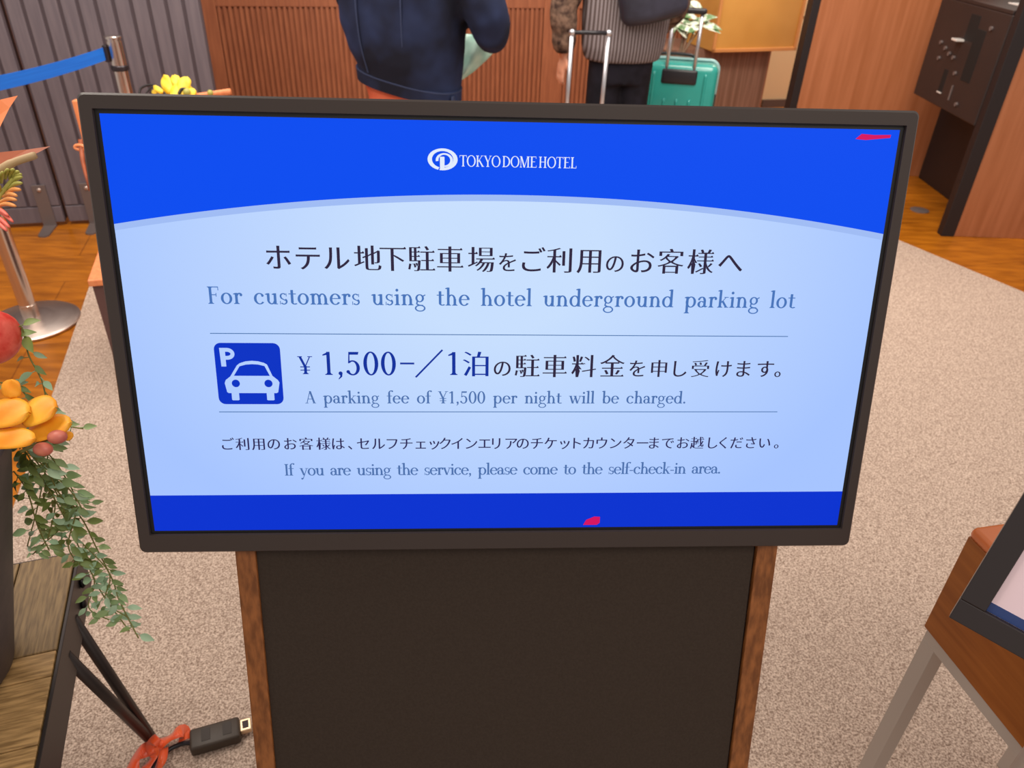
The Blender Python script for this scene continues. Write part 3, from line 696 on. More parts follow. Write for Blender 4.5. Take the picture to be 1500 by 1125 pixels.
# trailing vine strands
random.seed(11)
def strand(pts, nleaf, size=.022, spread=.6):
    P = smoothpath([at(x, y, d) for x, y, d in pts], 8)
    bm = BM(); tube(bm, P, .0011, 6); s = part('vine_strand', bm, m_stem, t, smooth=True)
    A, B = BM(), BM()
    for k in range(nleaf):
        f = (k+.5)/nleaf*(len(P)-2); i = int(f); p = P[i].lerp(P[i+1], f-i); tn = (P[i+1]-P[i]).normalized()
        sd = 1 if k % 2 else -1
        d = CR*sd*random.uniform(.4, 1) + CU*random.uniform(-.35, .45) + tn*.45 - _f*random.uniform(-.3, .5)
        pet = p + d.normalized()*random.uniform(.003, .010)
        L = size*random.uniform(.75, 1.2)
        tgt = A if random.random() < .62 else B
        tube(tgt, [p, pet], .0007, 5)
        pleaf(tgt, pet, d, NB + CU*random.uniform(-.2, .8) + CR*random.uniform(-.7, .7), L, L*random.uniform(.42, .56), random.uniform(.05, .35))
    part('leaves', A, m_vine, s, smooth=True); part('leaves', B, m_vine_pale, s, smooth=True)
strand([(6, 505, 1.08), (30, 478, 1.08), (42, 520, 1.10), (62, 560, 1.11), (70, 605, 1.12), (74, 650, 1.14)], 20, .024)
strand([(0, 560, 1.10), (35, 575, 1.12), (70, 640, 1.15), (60, 720, 1.2), (40, 800, 1.25)], 22)
strand([(30, 650, 1.12), (55, 690, 1.16), (85, 740, 1.2), (110, 790, 1.26), (130, 830, 1.3), (150, 870, 1.32), (190, 925, 1.32)], 40)
strand([(40, 660, 1.13), (70, 700, 1.17), (95, 760, 1.22), (60, 800, 1.27), (48, 812, 1.3)], 26)
strand([(60, 660, 1.13), (85, 720, 1.18), (120, 760, 1.24), (140, 800, 1.28), (165, 850, 1.3), (175, 880, 1.3), (203, 935, 1.3)], 38)
strand([(20, 690, 1.16), (40, 720, 1.18), (55, 770, 1.22), (72, 806, 1.26)], 20)
strand([(34, 640, 1.12), (44, 690, 1.16), (80, 730, 1.2), (70, 790, 1.24)], 30, .024)
strand([(50, 640, 1.12), (90, 690, 1.17), (112, 740, 1.2), (100, 800, 1.25), (120, 830, 1.28)], 34, .023)
strand([(120, 795, 1.27), (160, 840, 1.29), (155, 880, 1.3), (188, 905, 1.3)], 22, .02)
strand([(110, 800, 1.27), (138, 850, 1.3), (130, 890, 1.3), (160, 908, 1.3)], 16, .018)
strand([(60, 590, 1.1), (90, 620, 1.1), (122, 628, 1.1)], 6, .018)
strand([(50, 670, 1.13), (100, 715, 1.18), (120, 745, 1.2)], 9, .024)
strand([(100, 770, 1.22), (110, 735, 1.2), (130, 738, 1.2)], 6, .02)

# ------------------------------------------------------------------ ribbon, cable and plug on the carpet
bm = BM()
def ribbon(pts, w, up=Vector((0, 0, 1))):
    P = smoothpath(pts, 6); rows = []
    for i, p in enumerate(P):
        tn = (P[min(i+1, len(P)-1)]-P[max(i-1, 0)]).normalized()
        tw = math.sin(i*.35)*.5
        s = tn.cross(up).normalized(); s = (s*math.cos(tw)+up*math.sin(tw))
        rows.append([p-s*w/2, p-s*w/2+Vector((0, 0, .0012)), p+s*w/2+Vector((0, 0, .0012)), p+s*w/2])
    loft(bm, rows)
zr = .02
def G(x, y, z): 
    d = at(x, y, 1)-EYE; return EYE + d*((z-EYE.z)/d.z)
ribbon([G(236, 1090, .025), G(255, 1078, .034), G(268, 1072, .03), G(272, 1084, .02)], .03)
ribbon([G(236, 1092, .025), G(215, 1098, .036), G(200, 1110, .03), G(194, 1128, .018)], .03)
ribbon([G(232, 1080, .05), G(222, 1092, .045), G(226, 1108, .03), G(212, 1128, .02)], .022)
ribbon([G(240, 1096, .025), G(238, 1112, .03), G(228, 1130, .016)], .018)
ball(bm, G(235, 1090, .026), (.011, .010, .009), 12)
tag(part('ribbon', bm, m_ribbon, smooth=True), 'orange ribbon tied around the cable at the foot of the bench', 'ribbon')
t = thing('cable_plug', 'dark cable with boxy adapter plug and metal connector lying on the carpet', 'cable', G(320, 1080, .01))
e0, e1 = G(279, 1089, .022), G(352, 1068, .022); dx = (e1-e0).normalized(); dy = Vector((-dx.y, dx.x, 0)).normalized(); XK = axes((e0+e1)/2, dx, dy, dx.cross(dy))
Lk = (e1-e0).length
bm = BM(); box(bm, (0, 0, 0), (Lk, .052, .028), bev=.006, seg=3); bd = part('adapter_body', bm, m_plug, t, xf=XK, angle=40)
bm = BM()
for xx in (-.018, .026):
    box(bm, (xx, .002, .0142), (.018, .030, .0012), bev=.0004); 
part('embossed_pads', bm, mat('pad', (52, 42, 36), .6), bd, xf=XK)
bm = BM(); box(bm, (Lk/2+.012, .004, 0), (.024, .03, .013), bev=.002); cn_ = part('connector', bm, m_plug_metal, t, xf=XK)
bm = BM(); box(bm, (Lk/2+.012, .004, .0067), (.013, .018, .001), bev=.0003); part('connector_face', bm, m_plug_in, cn_, xf=XK)
bm = BM(); tube(bm, smoothpath([e0+dx*.006, G(265, 1090, .018), G(245, 1100, .017), G(228, 1118, .015), G(214, 1150, .012), G(200, 1220, .0115)], 6), [.0065]*3+[.0048]*28, 10); part('cord', bm, m_case_black, t, smooth=True)

# ------------------------------------------------------------------ side table at the right and framed notice
TA = Vector((.729, .8866, 0)); td = Vector((math.cos(math.radians(-77.1)), math.sin(math.radians(-77.1)), 0)); tn_ = Vector((-td.y, td.x, 0))
XS = axes(TA, td, tn_, (0, 0, 1)); TL, TW = .75, .42
t = thing('side_table', 'cherry veneer side table on a satin steel frame at the right edge', 'table', TA+td*.37+tn_*.2, math.radians(-77.1))
bm = BM(); wbox(bm, 0, TL, 0, TW, .55, .765, .002); part('cabinet', bm, m_table, t, xf=XS)
bm = BM(); wbox(bm, -.001, TL+.001, -.001, TW+.001, .763, .785, .008); part('top', bm, m_table_edge, t, xf=XS, angle=50)
bm = BM(); s = .03
wbox(bm, .004, TL-.004, .006, .006+s, .521, .5495, .001); wbox(bm, .004, TL-.004, TW-.006-s, TW-.006, .521, .5495, .001); wbox(bm, .004, .004+s, .036, TW-.036, .521, .5495, .001); wbox(bm, TL-.004-s, TL-.004, .036, TW-.036, .521, .5495, .001)
part('steel_frame', bm, m_leg_steel, t, xf=XS)
for x in (.004, TL-.004-s):
    for y in (.006, TW-.006-s):
        bm = BM(); wbox(bm, x, x+s, y, y+s, .0075, .521, .001); part('leg', bm, m_leg_steel, t, xf=XS)

fc = at(1390, 903, .97); yw = math.radians(-38.8); fe = Vector((math.cos(yw), math.sin(yw), 0)); fn = Vector((-fe.y, fe.x, 0)); tl = math.radians(20)
fu = (Vector((0, 0, 1))*math.cos(tl)+fn*math.sin(tl)); cr = math.radians(3.6)
fe2 = fe*math.cos(cr) - fu*math.sin(cr); fu2 = fu*math.cos(cr)+fe*math.sin(cr)
XF = axes(fc, fe2, fu2, fe2.cross(fu2))
FW, FH, FB = .30, .42, .030
t = thing('framed_notice', 'black framed paper notice on a pole, tilted in front of the side table', 'sign', (fc.x+.15, fc.y-.08, .007))
bm = BM()
for (a, b_, c_, d_) in ((0, FW, 0, FB), (0, FW, FH-FB, FH), (0, FB, FB, FH-FB), (FW-FB, FW, FB, FH-FB)): wbox(bm, a, b_, c_, d_, -.012, .004, .0015)
part('frame', bm, m_frame_black, t, xf=XF)
bm = BM(); wbox(bm, .004, FW-.004, .004, FH-.004, -.0145, -.012); part('back_board', bm, m_case_black, t, xf=XF)
bm = BM(); wbox(bm, FB, FW-FB, FB, FH-FB, -.012, -.003); pp = part('paper', bm, m_paper, t, xf=XF)
bm = BM(); wbox(bm, FB, FW-FB, FB+.0004, FB+.013, -.003, -.0025); part('navy_band', bm, m_navy, pp, xf=XF)  # navy band along the lower edge of the paper
bm = BM()
for (a, b_, c_, d_) in ((.062, .23, .062, .063), (.062, .23, .088, .089), (.062, .063, .062, .12), (.062, .23, .119, .12), (.15, .151, .062, .12), (.07, .12, .0745, .0755)): wbox(bm, a, b_, c_, d_, -.003, -.0026)
part('printed_table', bm, m_paper_ink, pp, xf=XF)
bm = BM(); c0 = XF @ Vector((FW/2, .16, -.016)); ft = Vector((c0.x, c0.y, .012)); tube(bm, [ft, Vector((c0.x, c0.y, c0.z-.02)), c0], .011, 14); part('pole', bm, m_leg_steel, t, smooth=True)
bm = BM(); lathe(bm, [(.12, .0), (.12, .008), (.02, .014)], (c0.x, c0.y, .007), 40); part('base', bm, m_leg_steel, t, angle=40)

# ================================================================== the digital sign
SY, ST = .0657, .2832
EX = Vector((math.cos(SY), math.sin(SY), 0)); SN = Vector((-math.sin(SY), math.cos(SY), 0)); EYV = Vector((0, 0, 1))*math.cos(ST)+SN*math.sin(ST); EZ = EX.cross(EYV)
SO = Vector((-.0076, .8379, 1.1149)); XS4 = axes(SO, EX, EYV, EZ)
foot = SO - EYV*((1.1149-.03)/math.cos(ST))
SIGN = thing('digital_sign', 'large landscape screen on a leaning brown stand showing hotel parking fee notice', 'digital sign', (foot.x, foot.y+.1, .007))
# bezel: frame with a slight round, thin metal back
bm = BM(); BX0, BX1, BY0, BY1 = -.493, .4915, -.297, .287
def rrect(x0, x1, y0, y1, r, n=5):
    out = []
    for (cx, cy, a0) in ((x1-r, y1-r, 0), (x0+r, y1-r, 90), (x0+r, y0+r, 180), (x1-r, y0+r, 270)):
        for k in range(n+1):
            a = math.radians(a0+90*k/n); out.append((cx+r*math.cos(a), cy+r*math.sin(a)))
    return out
o_ = lambda i, z, r: [(x, y, z) for x, y in rrect(BX0+i, BX1-i, BY0+i, BY1-i, r)]
n_ = lambda g, z, r: [(x, y, z) for x, y in rrect(-.4768-g, .4768+g, -.2700-g, .2700+g, r)]
loft(bm, [o_(.012, -.055, .006), o_(0, -.045, .008), o_(0, -.003, .008), o_(.0025, 0, .007), n_(0, 0, .001), n_(-.0005, -.004, .001)], cap=False)
bz = part('bezel', bm, m_bezel, SIGN, xf=XS4, angle=25)
bm = BM(); wbox(bm, -.48, .48, -.274, .274, -.054, -.0045, .002); part('display_body', bm, m_bezel_in, SIGN, xf=XS4)

def emitm(name, rgb, rgb2=None):
    m = mat(name, (0, 0, 0), .45, spec=.12, emit=rgb)
    if rgb2:
        nt = m.node_tree; b = nt.nodes['Principled BSDF']; tc = nt.nodes.new('ShaderNodeTexCoord'); mp = nt.nodes.new('ShaderNodeMapping')
        g = nt.nodes.new('ShaderNodeTexGradient'); g.gradient_type = 'SPHERICAL'; r = nt.nodes.new('ShaderNodeValToRGB')
        Mi = XS4.copy()
        mp.vector_type = 'POINT'
        r.color_ramp.elements[0].color = lin(rgb2); r.color_ramp.elements[1].color = lin(rgb)
        r.color_ramp.elements[0].position = .0; r.color_ramp.elements[1].position = .75
        sub = nt.nodes.new('ShaderNodeVectorMath'); sub.operation = 'SUBTRACT'
        ctr = (INV[SIGN] @ (XS4 @ Vector((-.02, .12, 0))))
        sub.inputs[1].default_value = ctr
        mp.inputs['Scale'].default_value = (1.9, 2.3, 2.3)
        nt.links.new(tc.outputs['Object'], sub.inputs[0]); nt.links.new(sub.outputs[0], mp.inputs['Vector']); nt.links.new(mp.outputs['Vector'], g.inputs['Vector'])
        nt.links.new(g.outputs['Fac'], r.inputs['Fac']); nt.links.new(r.outputs['Color'], b.inputs['Emission Color'])
    return m
e_white = emitm('slide_pale', (200, 223, 254), (166, 196, 255))  # fades outward: the display's viewing-angle fall-off painted into the emission
e_band = emitm('slide_band', (160, 188, 244))
e_blue = emitm('slide_blue', (0, 76, 240)); e_blue2 = emitm('slide_footer', (0, 50, 208))
e_dark = emitm('text_dark', (46, 36, 62)); e_mid = emitm('text_blue', (72, 116, 186)); e_mid2 = emitm('text_slate', (76, 112, 172)); e_navy = emitm('text_navy', (40, 34, 84))
e_royal = emitm('text_royal', (12, 48, 156)); e_icon = emitm('icon_blue', (2, 50, 196)); e_rule = emitm('rule', (70, 112, 168)); e_logo = emitm('logo_white', (226, 236, 252)); e_red = emitm('painted_reflection', (214, 16, 96))
def flat(bm, pts, z):
    vs = [bm.verts.new((x, y, z)) for x, y in pts]
    for tri in tessellate_polygon([[Vector((x, y, 0)) for x, y in pts]]):
        try: bm.faces.new([vs[i] for i in tri])
        except ValueError: pass
SX, SH = .4706, .2648
bm = BM(); wbox(bm, -SX, SX, -SH, SH, -.0044, -.0036); scr = part('screen', bm, e_white, SIGN, xf=XS4)
arc = lambda u, o: .1815+o-.184*u*u
us = [-SX+2*SX*k/48 for k in range(49)]
bm = BM(); flat(bm, [(u, arc(u, 0)) for u in us]+[(SX, SH), (-SX, SH)], -.0033); part('header_field', bm, e_blue, scr, xf=XS4)
bm = BM(); flat(bm, [(u, arc(u, -.0075)) for u in us]+[(u, arc(u, .0)) for u in us[::-1]], -.00335); part('header_edge', bm, e_band, scr, xf=XS4)
bm = BM(); flat(bm, [(-SX, -SH), (SX, -SH), (SX, -.2128), (-SX, -.2128)], -.0033); part('footer_field', bm, e_blue2, scr, xf=XS4)
for v, a, c in ((.0081, -.3715, .3650), (-.0955, -.3700, .3636)):
    bm = BM(); flat(bm, [(a, v-.0005), (c, v-.0005), (c, v+.0005), (a, v+.0005)], -.0032); part('rule_line', bm, e_rule, scr, xf=XS4)
bm = BM(); flat(bm, [(.417, .2535), (.43, .2525), (.46, .2555), (.4605, .259), (.44, .2585), (.424, .2595)], -.0031); part('painted_reflection', bm, e_red, scr, xf=XS4)  # red reflections on the glass, painted as glowing patches
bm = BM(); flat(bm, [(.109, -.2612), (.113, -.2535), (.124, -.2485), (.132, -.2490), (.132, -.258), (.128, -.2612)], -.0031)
part('painted_reflection', bm, e_red, scr, xf=XS4)

# ---- Latin letters with thick stems, thin hairlines and slab feet
TW_, TT = .15, .06
class Pen:
    def __init__(s): s.q = []
    def poly(s, p): s.q.append(p)
    def R(s, x0, y0, x1, y1): s.poly([(x0, y0), (x1, y0), (x1, y1), (x0, y1)])
    def V(s, x, y0, y1, f='', w=TW_):
        s.R(x, y0, x+w, y1); e = .085
        if 'b' in f: s.R(x-e, y0, x+w+e, y0+.04); s.poly([(x-e*.5, y0+.04), (x+w+e*.5, y0+.04), (x+w, y0+.1), (x, y0+.1)])
        if 't' in f: s.R(x-e, y1-.04, x+w+e, y1); s.poly([(x-e*.5, y1-.04), (x+w+e*.5, y1-.04), (x+w, y1-.1), (x, y1-.1)])
        if 'l' in f: s.poly([(x+.02, y1), (x-.1, y1-.045), (x-.1, y1-.08), (x+.02, y1-.1)])
    def D(s, x0, y0, x1, y1, w, f=''):
        s.poly([(x0-w/2, y0), (x0+w/2, y0), (x1+w/2, y1), (x1-w/2, y1)])
        if 't' in f: s.R(x0-.13, y0-.04, x0+.13, y0)
        if 'b' in f: s.R(x1-.13, y1, x1+.13, y1+.04)
    def E(s, cx, cy, rx, ry, a0=0, a1=360, w=TW_, t=TT):
        n = max(6, int(abs(a1-a0)/12))
        for k in range(n):
            a, b = math.radians(a0+(a1-a0)*k/n), math.radians(a0+(a1-a0)*(k+1)/n)
            o = lambda q: (cx+rx*math.cos(q), cy+ry*math.sin(q)); i = lambda q: (cx+(rx-w)*math.cos(q), cy+(ry-t)*math.sin(q))
            s.poly([o(a), o(b), i(b), i(a)])
    def dot(s, x, y, r): s.poly([(x+r*math.cos(k*math.pi/6), y+r*math.sin(k*math.pi/6)) for k in range(12)])
def G_(ch):
    p = Pen(); X = .64
    if ch == 'o': p.E(.33, .32, .32, .335); a = .66
    elif ch == 'c': p.E(.33, .32, .32, .335, 48, 322); p.dot(.5, .5, .075); a = .6
    elif ch == 'e': p.E(.33, .32, .32, .335, 8, 325); p.R(.08, .335, .63, .385); a = .64
    elif ch == 'a':
        p.V(.36, .03, .46); p.E(.26, .45, .235, .2, 0, 150); p.dot(.09, .49, .065); p.E(.24, .19, .23, .2, 40, 330, TW_, .045); p.poly([(.36, .06), (.49, .0), (.62, .05), (.6, .09), (.49, .09)]); a = .6
    elif ch == 'b': p.V(.08, .02, 1.06, 'l'); p.E(.37, .32, .31, .335); a = .7
    elif ch == 'd': p.E(.32, .32, .31, .335); p.V(.48, .0, 1.06, 'l'); p.R(.6, 0, .7, .045); a = .7
    elif ch == 'p': p.V(.1, -.36, .64, 'lb'); p.E(.39, .32, .31, .335); a = .73
    elif ch == 'g':
        p.E(.3, .42, .25, .235, 0, 360, .12); p.E(.32, -.17, .31, .2, 0, 360, .09, .06); p.poly([(.12, .25), (.2, .22), (.17, .1), (.3, .04), (.5, .03), (.5, -.04), (.2, -.03), (.08, .08)]); p.poly([(.46, .56), (.62, .65), (.64, .59), (.48, .5)]); a = .64
    elif ch in 'hn':
        p.V(.1, 0, 1.06 if ch == 'h' else .64, 'lb'); p.E(.36, .36, .25, .295, -5, 165, .13, .07); p.V(.48, 0, .38, 'b'); a = .72
    elif ch == 'm':
        p.V(.1, 0, .64, 'lb'); p.E(.35, .36, .24, .295, -5, 165, .13, .07); p.V(.46, 0, .38, 'b'); p.E(.71, .36, .24, .295, -5, 165, .13, .07); p.V(.82, 0, .38, 'b'); a = 1.06
    elif ch == 'u':
        p.V(.1, .24, .64, 'l'); p.E(.35, .27, .25, .28, 180, 345, .13, .07); p.V(.48, 0, .64, 'l'); p.R(.6, 0, .7, .045); a = .72
    elif ch == 'i': p.V(.09, 0, .64, 'lb'); p.dot(.155, .88, .085); a = .33
    elif ch == 'l': p.V(.09, 0, 1.06, 'lb'); a = .33
    elif ch == 'k': p.V(.09, 0, 1.06, 'lb'); p.D(.52, .64, .2, .26, .06, 't'); p.D(.3, .4, .56, 0, .15, 'b'); a = .68
    elif ch == 'r': p.V(.1, 0, .64, 'lb'); p.E(.36, .42, .22, .235, 50, 165, .12, .08); p.dot(.44, .53, .08); a = .5
    elif ch == 's':
        p.E(.25, .475, .2, .18, 35, 235, .1); p.E(.27, .175, .21, .19, -145, 55, .1); p.poly([(.07, .44), (.18, .37), (.45, .2), (.46, .1), (.36, .2), (.1, .33)]); p.R(.40, .46, .44, .64); p.R(.05, 0, .09, .2); a = .5
    elif ch == 't': p.V(.12, .12, .84); p.R(0, .585, .42, .635); p.E(.33, .14, .21, .15, 180, 320, .13, .06); a = .44
    elif ch == 'f': p.V(.12, 0, .84, 'b'); p.R(0, .585, .42, .635); p.E(.36, .82, .24, .25, 60, 180, .13, .06); p.dot(.44, 1.0, .07); a = .42
    elif ch == 'v': p.D(.12, .64, .34, 0, .15, 't'); p.D(.56, .64, .34, 0, .06, 't'); a = .66
    elif ch == 'w': p.D(.12, .64, .32, 0, .15, 't'); p.D(.52, .64, .32, 0, .06); p.D(.48, .64, .68, 0, .15, 't'); p.D(.9, .64, .68, 0, .06, 't'); a = 1.0
    elif ch == 'y': p.D(.12, .64, .34, .02, .15, 't'); p.D(.58, .64, .24, -.3, .06, 't'); p.dot(.17, -.28, .08); a = .66
    elif ch == 'F': p.V(.12, 0, 1, 'bt'); p.R(.2, .95, .66, 1); p.R(.62, .78, .66, .97); p.R(.2, .5, .52, .55); p.R(.49, .42, .53, .63); a = .7
    elif ch == 'E': p.V(.12, 0, 1, 'bt'); p.R(.2, .95, .66, 1); p.R(.62, .8, .66, .97); p.R(.2, .5, .54, .55); p.R(.2, 0, .7, .05); p.R(.66, .03, .7, .2); a = .74
    elif ch == 'L': p.V(.12, 0, 1, 'bt'); p.R(.2, 0, .64, .05); p.R(.6, .03, .64, .22); a = .66
    elif ch == 'T': p.V(.32, 0, 1, 'b', .14); p.R(.02, .95, .76, 1); p.R(.02, .8, .06, .97); p.R(.72, .8, .76, .97); a = .76
    elif ch == 'I': p.V(.12, 0, 1, 'bt'); a = .38
    elif ch == 'A': p.D(.38, 1, .1, 0, .06, 'b'); p.D(.38, 1, .68, 0, .15, 'b'); p.R(.2, .33, .58, .38); a = .78
    elif ch == 'O': p.E(.46, .5, .46, .52, 0, 360, .14); a = .92
    elif ch == 'D': p.V(.12, 0, 1, 'bt', .14); p.E(.3, .5, .54, .5, -90, 90, .15); p.R(.12, 0, .32, .05); p.R(.12, .95, .32, 1); a = .88
    elif ch == 'H': p.V(.12, 0, 1, 'bt', .14); p.V(.62, 0, 1, 'bt', .14); p.R(.2, .5, .7, .55); a = .9
    elif ch == 'M': p.V(.12, 0, 1, 'bt', .06); p.D(.18, 1, .52, 0, .15); p.D(.86, 1, .52, 0, .06); p.V(.84, 0, 1, 'bt', .14); a = 1.08
    elif ch == 'K': p.V(.12, 0, 1, 'bt', .14); p.D(.66, 1, .24, .42, .06, 't'); p.D(.36, .58, .74, 0, .16, 'b'); a = .84
    elif ch == 'Y': p.V(.34, 0, .46, 'b', .14); p.D(.12, 1, .41, .42, .15, 't'); p.D(.7, 1, .43, .42, .06, 't'); a = .8
    elif ch == '1': p.V(.24, 0, 1, 'b', .14); p.poly([(.3, 1), (.08, .88), (.08, .83), (.26, .87)]); a = .58
    elif ch == '5':
        p.E(.28, .31, .30, .33, -140, 130, .14); p.poly([(.13, 1), (.18, 1), (.16, .52), (.10, .5)]); p.poly([(.13, 1), (.55, 1), (.52, .88), (.15, .88)]); p.dot(.09, .14, .075); a = .64
    elif ch == '0': p.E(.33, .5, .31, .52, 0, 360, .15); a = .66
    elif ch == '\u00a5':
        p.V(.3, 0, .46, 'b'); p.D(.1, 1, .36, .42, .14, 't'); p.D(.64, 1, .37, .42, .06, 't'); p.R(.1, .38, .62, .43); p.R(.1, .2, .62, .25); a = .74
    elif ch == ',': p.dot(.14, .07, .085); p.poly([(.22, .06), (.2, -.08), (.06, -.2), (.05, -.16), (.12, -.06), (.12, .06)]); a = .3
    elif ch == '.': p.dot(.14, .075, .085); a = .3
    elif ch == '-': p.R(.04, .27, .34, .35); a = .4
    else: a = .3
    return p.q, a
def latin(name, text, u0, u1, v, cap, m, bold=0, z=-.0031, space=.54, xs=1.0):
    gl = [G_(c) if c != ' ' else ([], space) for c in text]
    nat = sum(a for _, a in gl)*cap*xs; tr = ((u1-u0)-nat)/max(1, len(text)-1); x = u0; bm = BM()
    for q, a in gl:
        for pl in q:
            pts = [(x+px_*cap*xs, v+py_*cap) for px_, py_ in pl]
            vs = [bm.verts.new((X_, Y_, z)) for X_, Y_ in pts]
            try: bm.faces.new(vs)
            except ValueError: pass
        x += a*cap*xs + tr
    return part(name, bm, m, scr, xf=XS4)

# ---- Japanese letters: outlines of the built-in typeface, horizontals thinned, heads added as in a brush face
GC = {}
def jp_glyph(ch):
    if ch in GC: return GC[ch]
    cu = bpy.data.curves.new('g', 'FONT'); cu.body = ch; cu.size = 1
    o = bpy.data.objects.new('g', cu); COL.objects.link(o)
    dg = bpy.context.evaluated_depsgraph_get(); dg.update()
    c2 = o.to_curve(dg); loops = []
    for sp in c2.splines:
        pts = []
        if sp.type == 'BEZIER':
            B = sp.bezier_points; n = len(B)
            for i in range(n):
                p0, p1, p2, p3 = B[i].co, B[i].handle_right, B[(i+1) % n].handle_left, B[(i+1) % n].co
                straight = ((p1-p0).length < 1e-5 and (p2-p3).length < 1e-5) or (abs((p1-p0).cross(p3-p0).z) < 1e-5 and abs((p2-p0).cross(p3-p0).z) < 1e-5)
                K = 1 if straight else 5
                for j in range(K):
                    s_ = j/K; q = p0*(1-s_)**3+p1*3*s_*(1-s_)**2+p2*3*s_*s_*(1-s_)+p3*s_**3; pts.append((q.x, q.y))
        else: pts = [(p.co.x, p.co.y) for p in sp.points]
        cl = []
        for q in pts:
            if not cl or math.hypot(q[0]-cl[-1][0], q[1]-cl[-1][1]) > 1e-4: cl.append(q)
        if len(cl) > 2 and math.hypot(cl[0][0]-cl[-1][0], cl[0][1]-cl[-1][1]) < 1e-4: cl.pop()
        if len(cl) > 2: loops.append(cl)
    o.to_curve_clear(); bpy.data.objects.remove(o); bpy.data.curves.remove(cu)
    allp = [q for l in loops for q in l]
    kana = ord(ch) < 0x3100
    TH = .004 if kana else .014; BX = .011 if kana else .015
    # orientation: area sign of the loop and nesting depth decide which side is ink
    def area2(l): return sum(l[i][0]*l[(i+1) % len(l)][1]-l[(i+1) % len(l)][0]*l[i][1] for i in range(len(l)))
    def inside(q, l):
        c_ = False
        for i in range(len(l)):
            (x1, y1), (x2, y2) = l[i], l[(i+1) % len(l)]
            if (y1 > q[1]) != (y2 > q[1]) and q[0] < (x2-x1)*(q[1]-y1)/(y2-y1)+x1: c_ = not c_
        return c_
    out = []; heads = []
    for l in loops:
        depth = sum(1 for k in loops if k is not l and inside(l[0], k))
        ccw = area2(l) > 0
        sgn = (1 if ccw else -1) * (1 if depth % 2 == 0 else -1)
        n = len(l); nl = []
        for i in range(n):
            (xa, ya), (x, y), (xb, yb) = l[i-1], l[i], l[(i+1) % n]
            ny = 0; nx = 0
            for (dx, dy) in ((x-xa, y-ya), (xb-x, yb-y)):
                L = math.hypot(dx, dy) or 1; q = -dx/L*sgn
                w_ = dy/L*sgn
                if abs(w_) > abs(nx): nx = w_
                if abs(q) > .5: ny += math.copysign((abs(q)-.5)*2, q)
            ny = max(-1, min(1, ny))
            nl.append((x+nx*BX, y-ny*TH))
        out.append(nl)
        if not kana:
            for i in range(n):
                (x1, y1), (x2, y2) = nl[i], nl[(i+1) % n]
                ox, oy = nl[i-1]; px_, py_ = nl[(i+2) % n]
                if abs(x1-x2) < .004 and .012 < abs(y1-y2) < .06 and abs(oy-y1) < .004 and abs(py_-y2) < .004 and ox < x1-.08 and px_ < x1-.08:
                    top = max(y1, y2); heads.append([(x1-.085, top-.004), (x1+.012, min(y1, y2)), (x1+.004, top), (x1-.032, top+.042)])
    xs = [q[0] for q in allp]; ys = [q[1] for q in allp]
    res = (out, heads, (min(xs)+max(xs))/2, min(ys), max(ys))
    # fill
    cu = bpy.data.curves.new('g', 'CURVE'); cu.dimensions = '2D'; cu.fill_mode = 'BOTH'
    for l in out:
        sp = cu.splines.new('POLY'); sp.points.add(len(l)-1); sp.use_cyclic_u = True
        for p_, q in zip(sp.points, l): p_.co = (q[0], q[1], 0, 1)
    o = bpy.data.objects.new('g', cu); COL.objects.link(o); dg = bpy.context.evaluated_depsgraph_get(); dg.update()
    me = bpy.data.meshes.new_from_object(o.evaluated_get(dg)); bpy.data.objects.remove(o); bpy.data.curves.remove(cu)
    vs = [tuple(v.co) for v in me.vertices]; fs = [tuple(p_.vertices) for p_ in me.polygons]; bpy.data.meshes.remove(me)
    GC[ch] = (vs, fs, heads, res[2])
    return GC[ch]
def japanese(name, items, v, m, z=-.0031):
    """items: (character, centre u, em size); em box centre sits on v + em/2"""
    bm = BM()
    for ch, u, em in items:
        vs, fs, heads, cx = jp_glyph(ch)
        cxx = .5
        if ch in '\u3001\u3002': cxx = cx
        P = [bm.verts.new((u+(x-cxx)*em, v+y*em, z)) for x, y, _ in vs]
        for f in fs:
            try: bm.faces.new([P[i] for i in f])
            except ValueError: pass
        for h in heads:
            try: bm.faces.new([bm.verts.new((u+(x-cxx)*em, v+y*em, z)) for x, y in h])
            except ValueError: pass
    return part(name, bm, m, scr, xf=XS4)
T1 = 'ホテル地下駐車場をご利用のお客様へ'
U1 = [-.2811, -.2455, -.211, -.1731, -.1425, -.1077, -.0726, -.0341, -.0014, .0286, .0637, .1011, .1326, .166, .2029, .2409, .279]
japanese('heading_text', [(c, u, .0265 if c in 'をの' else .0345) for c, u in zip(T1, U1)], .0905, e_dark)
latin('heading_translation', 'For customers using the hotel underground parking lot', -.3705, .3686, .0455, .0215, e_mid)
latin('fee_amount', '\u00a5', -.2656, -.239, -.0445, .0235, e_royal)
latin('fee_amount', '1,500', -.2370, -.1418, -.0455, .0305, e_royal)
bm = BM(); flat(bm, [(-.1370, -.0312), (-.1190, -.0312), (-.1190, -.0288), (-.1370, -.0288)], -.0031); flat(bm, [(-.1185, -.0478), (-.1165, -.0490), (-.0820, -.0125), (-.0838, -.0112)], -.0031); part('fee_marks', bm, e_royal, scr, xf=XS4)
latin('fee_amount', '1', -.0780, -.0620, -.0452, .0305, e_royal)
japanese('fee_unit', [('泊', -.0395+.0, .0372)], -.0445, e_royal)
T3 = 'の駐車料金を申し受けます。'
U3 = [-.0062, .0259, .0617, .0997, .1368, .1701, .1985, .2249, .2533, .2836, .3103, .3399, .3572]
japanese('fee_text', [(c, u, .0335 if c in '駐車料金' else .0258) for c, u in zip(T3, U3)], -.0455, e_dark)
latin('fee_translation', 'A parking fee of \u00a51,500 per night will be charged.', -.2594, .2385, -.0838, .0165, e_mid2)
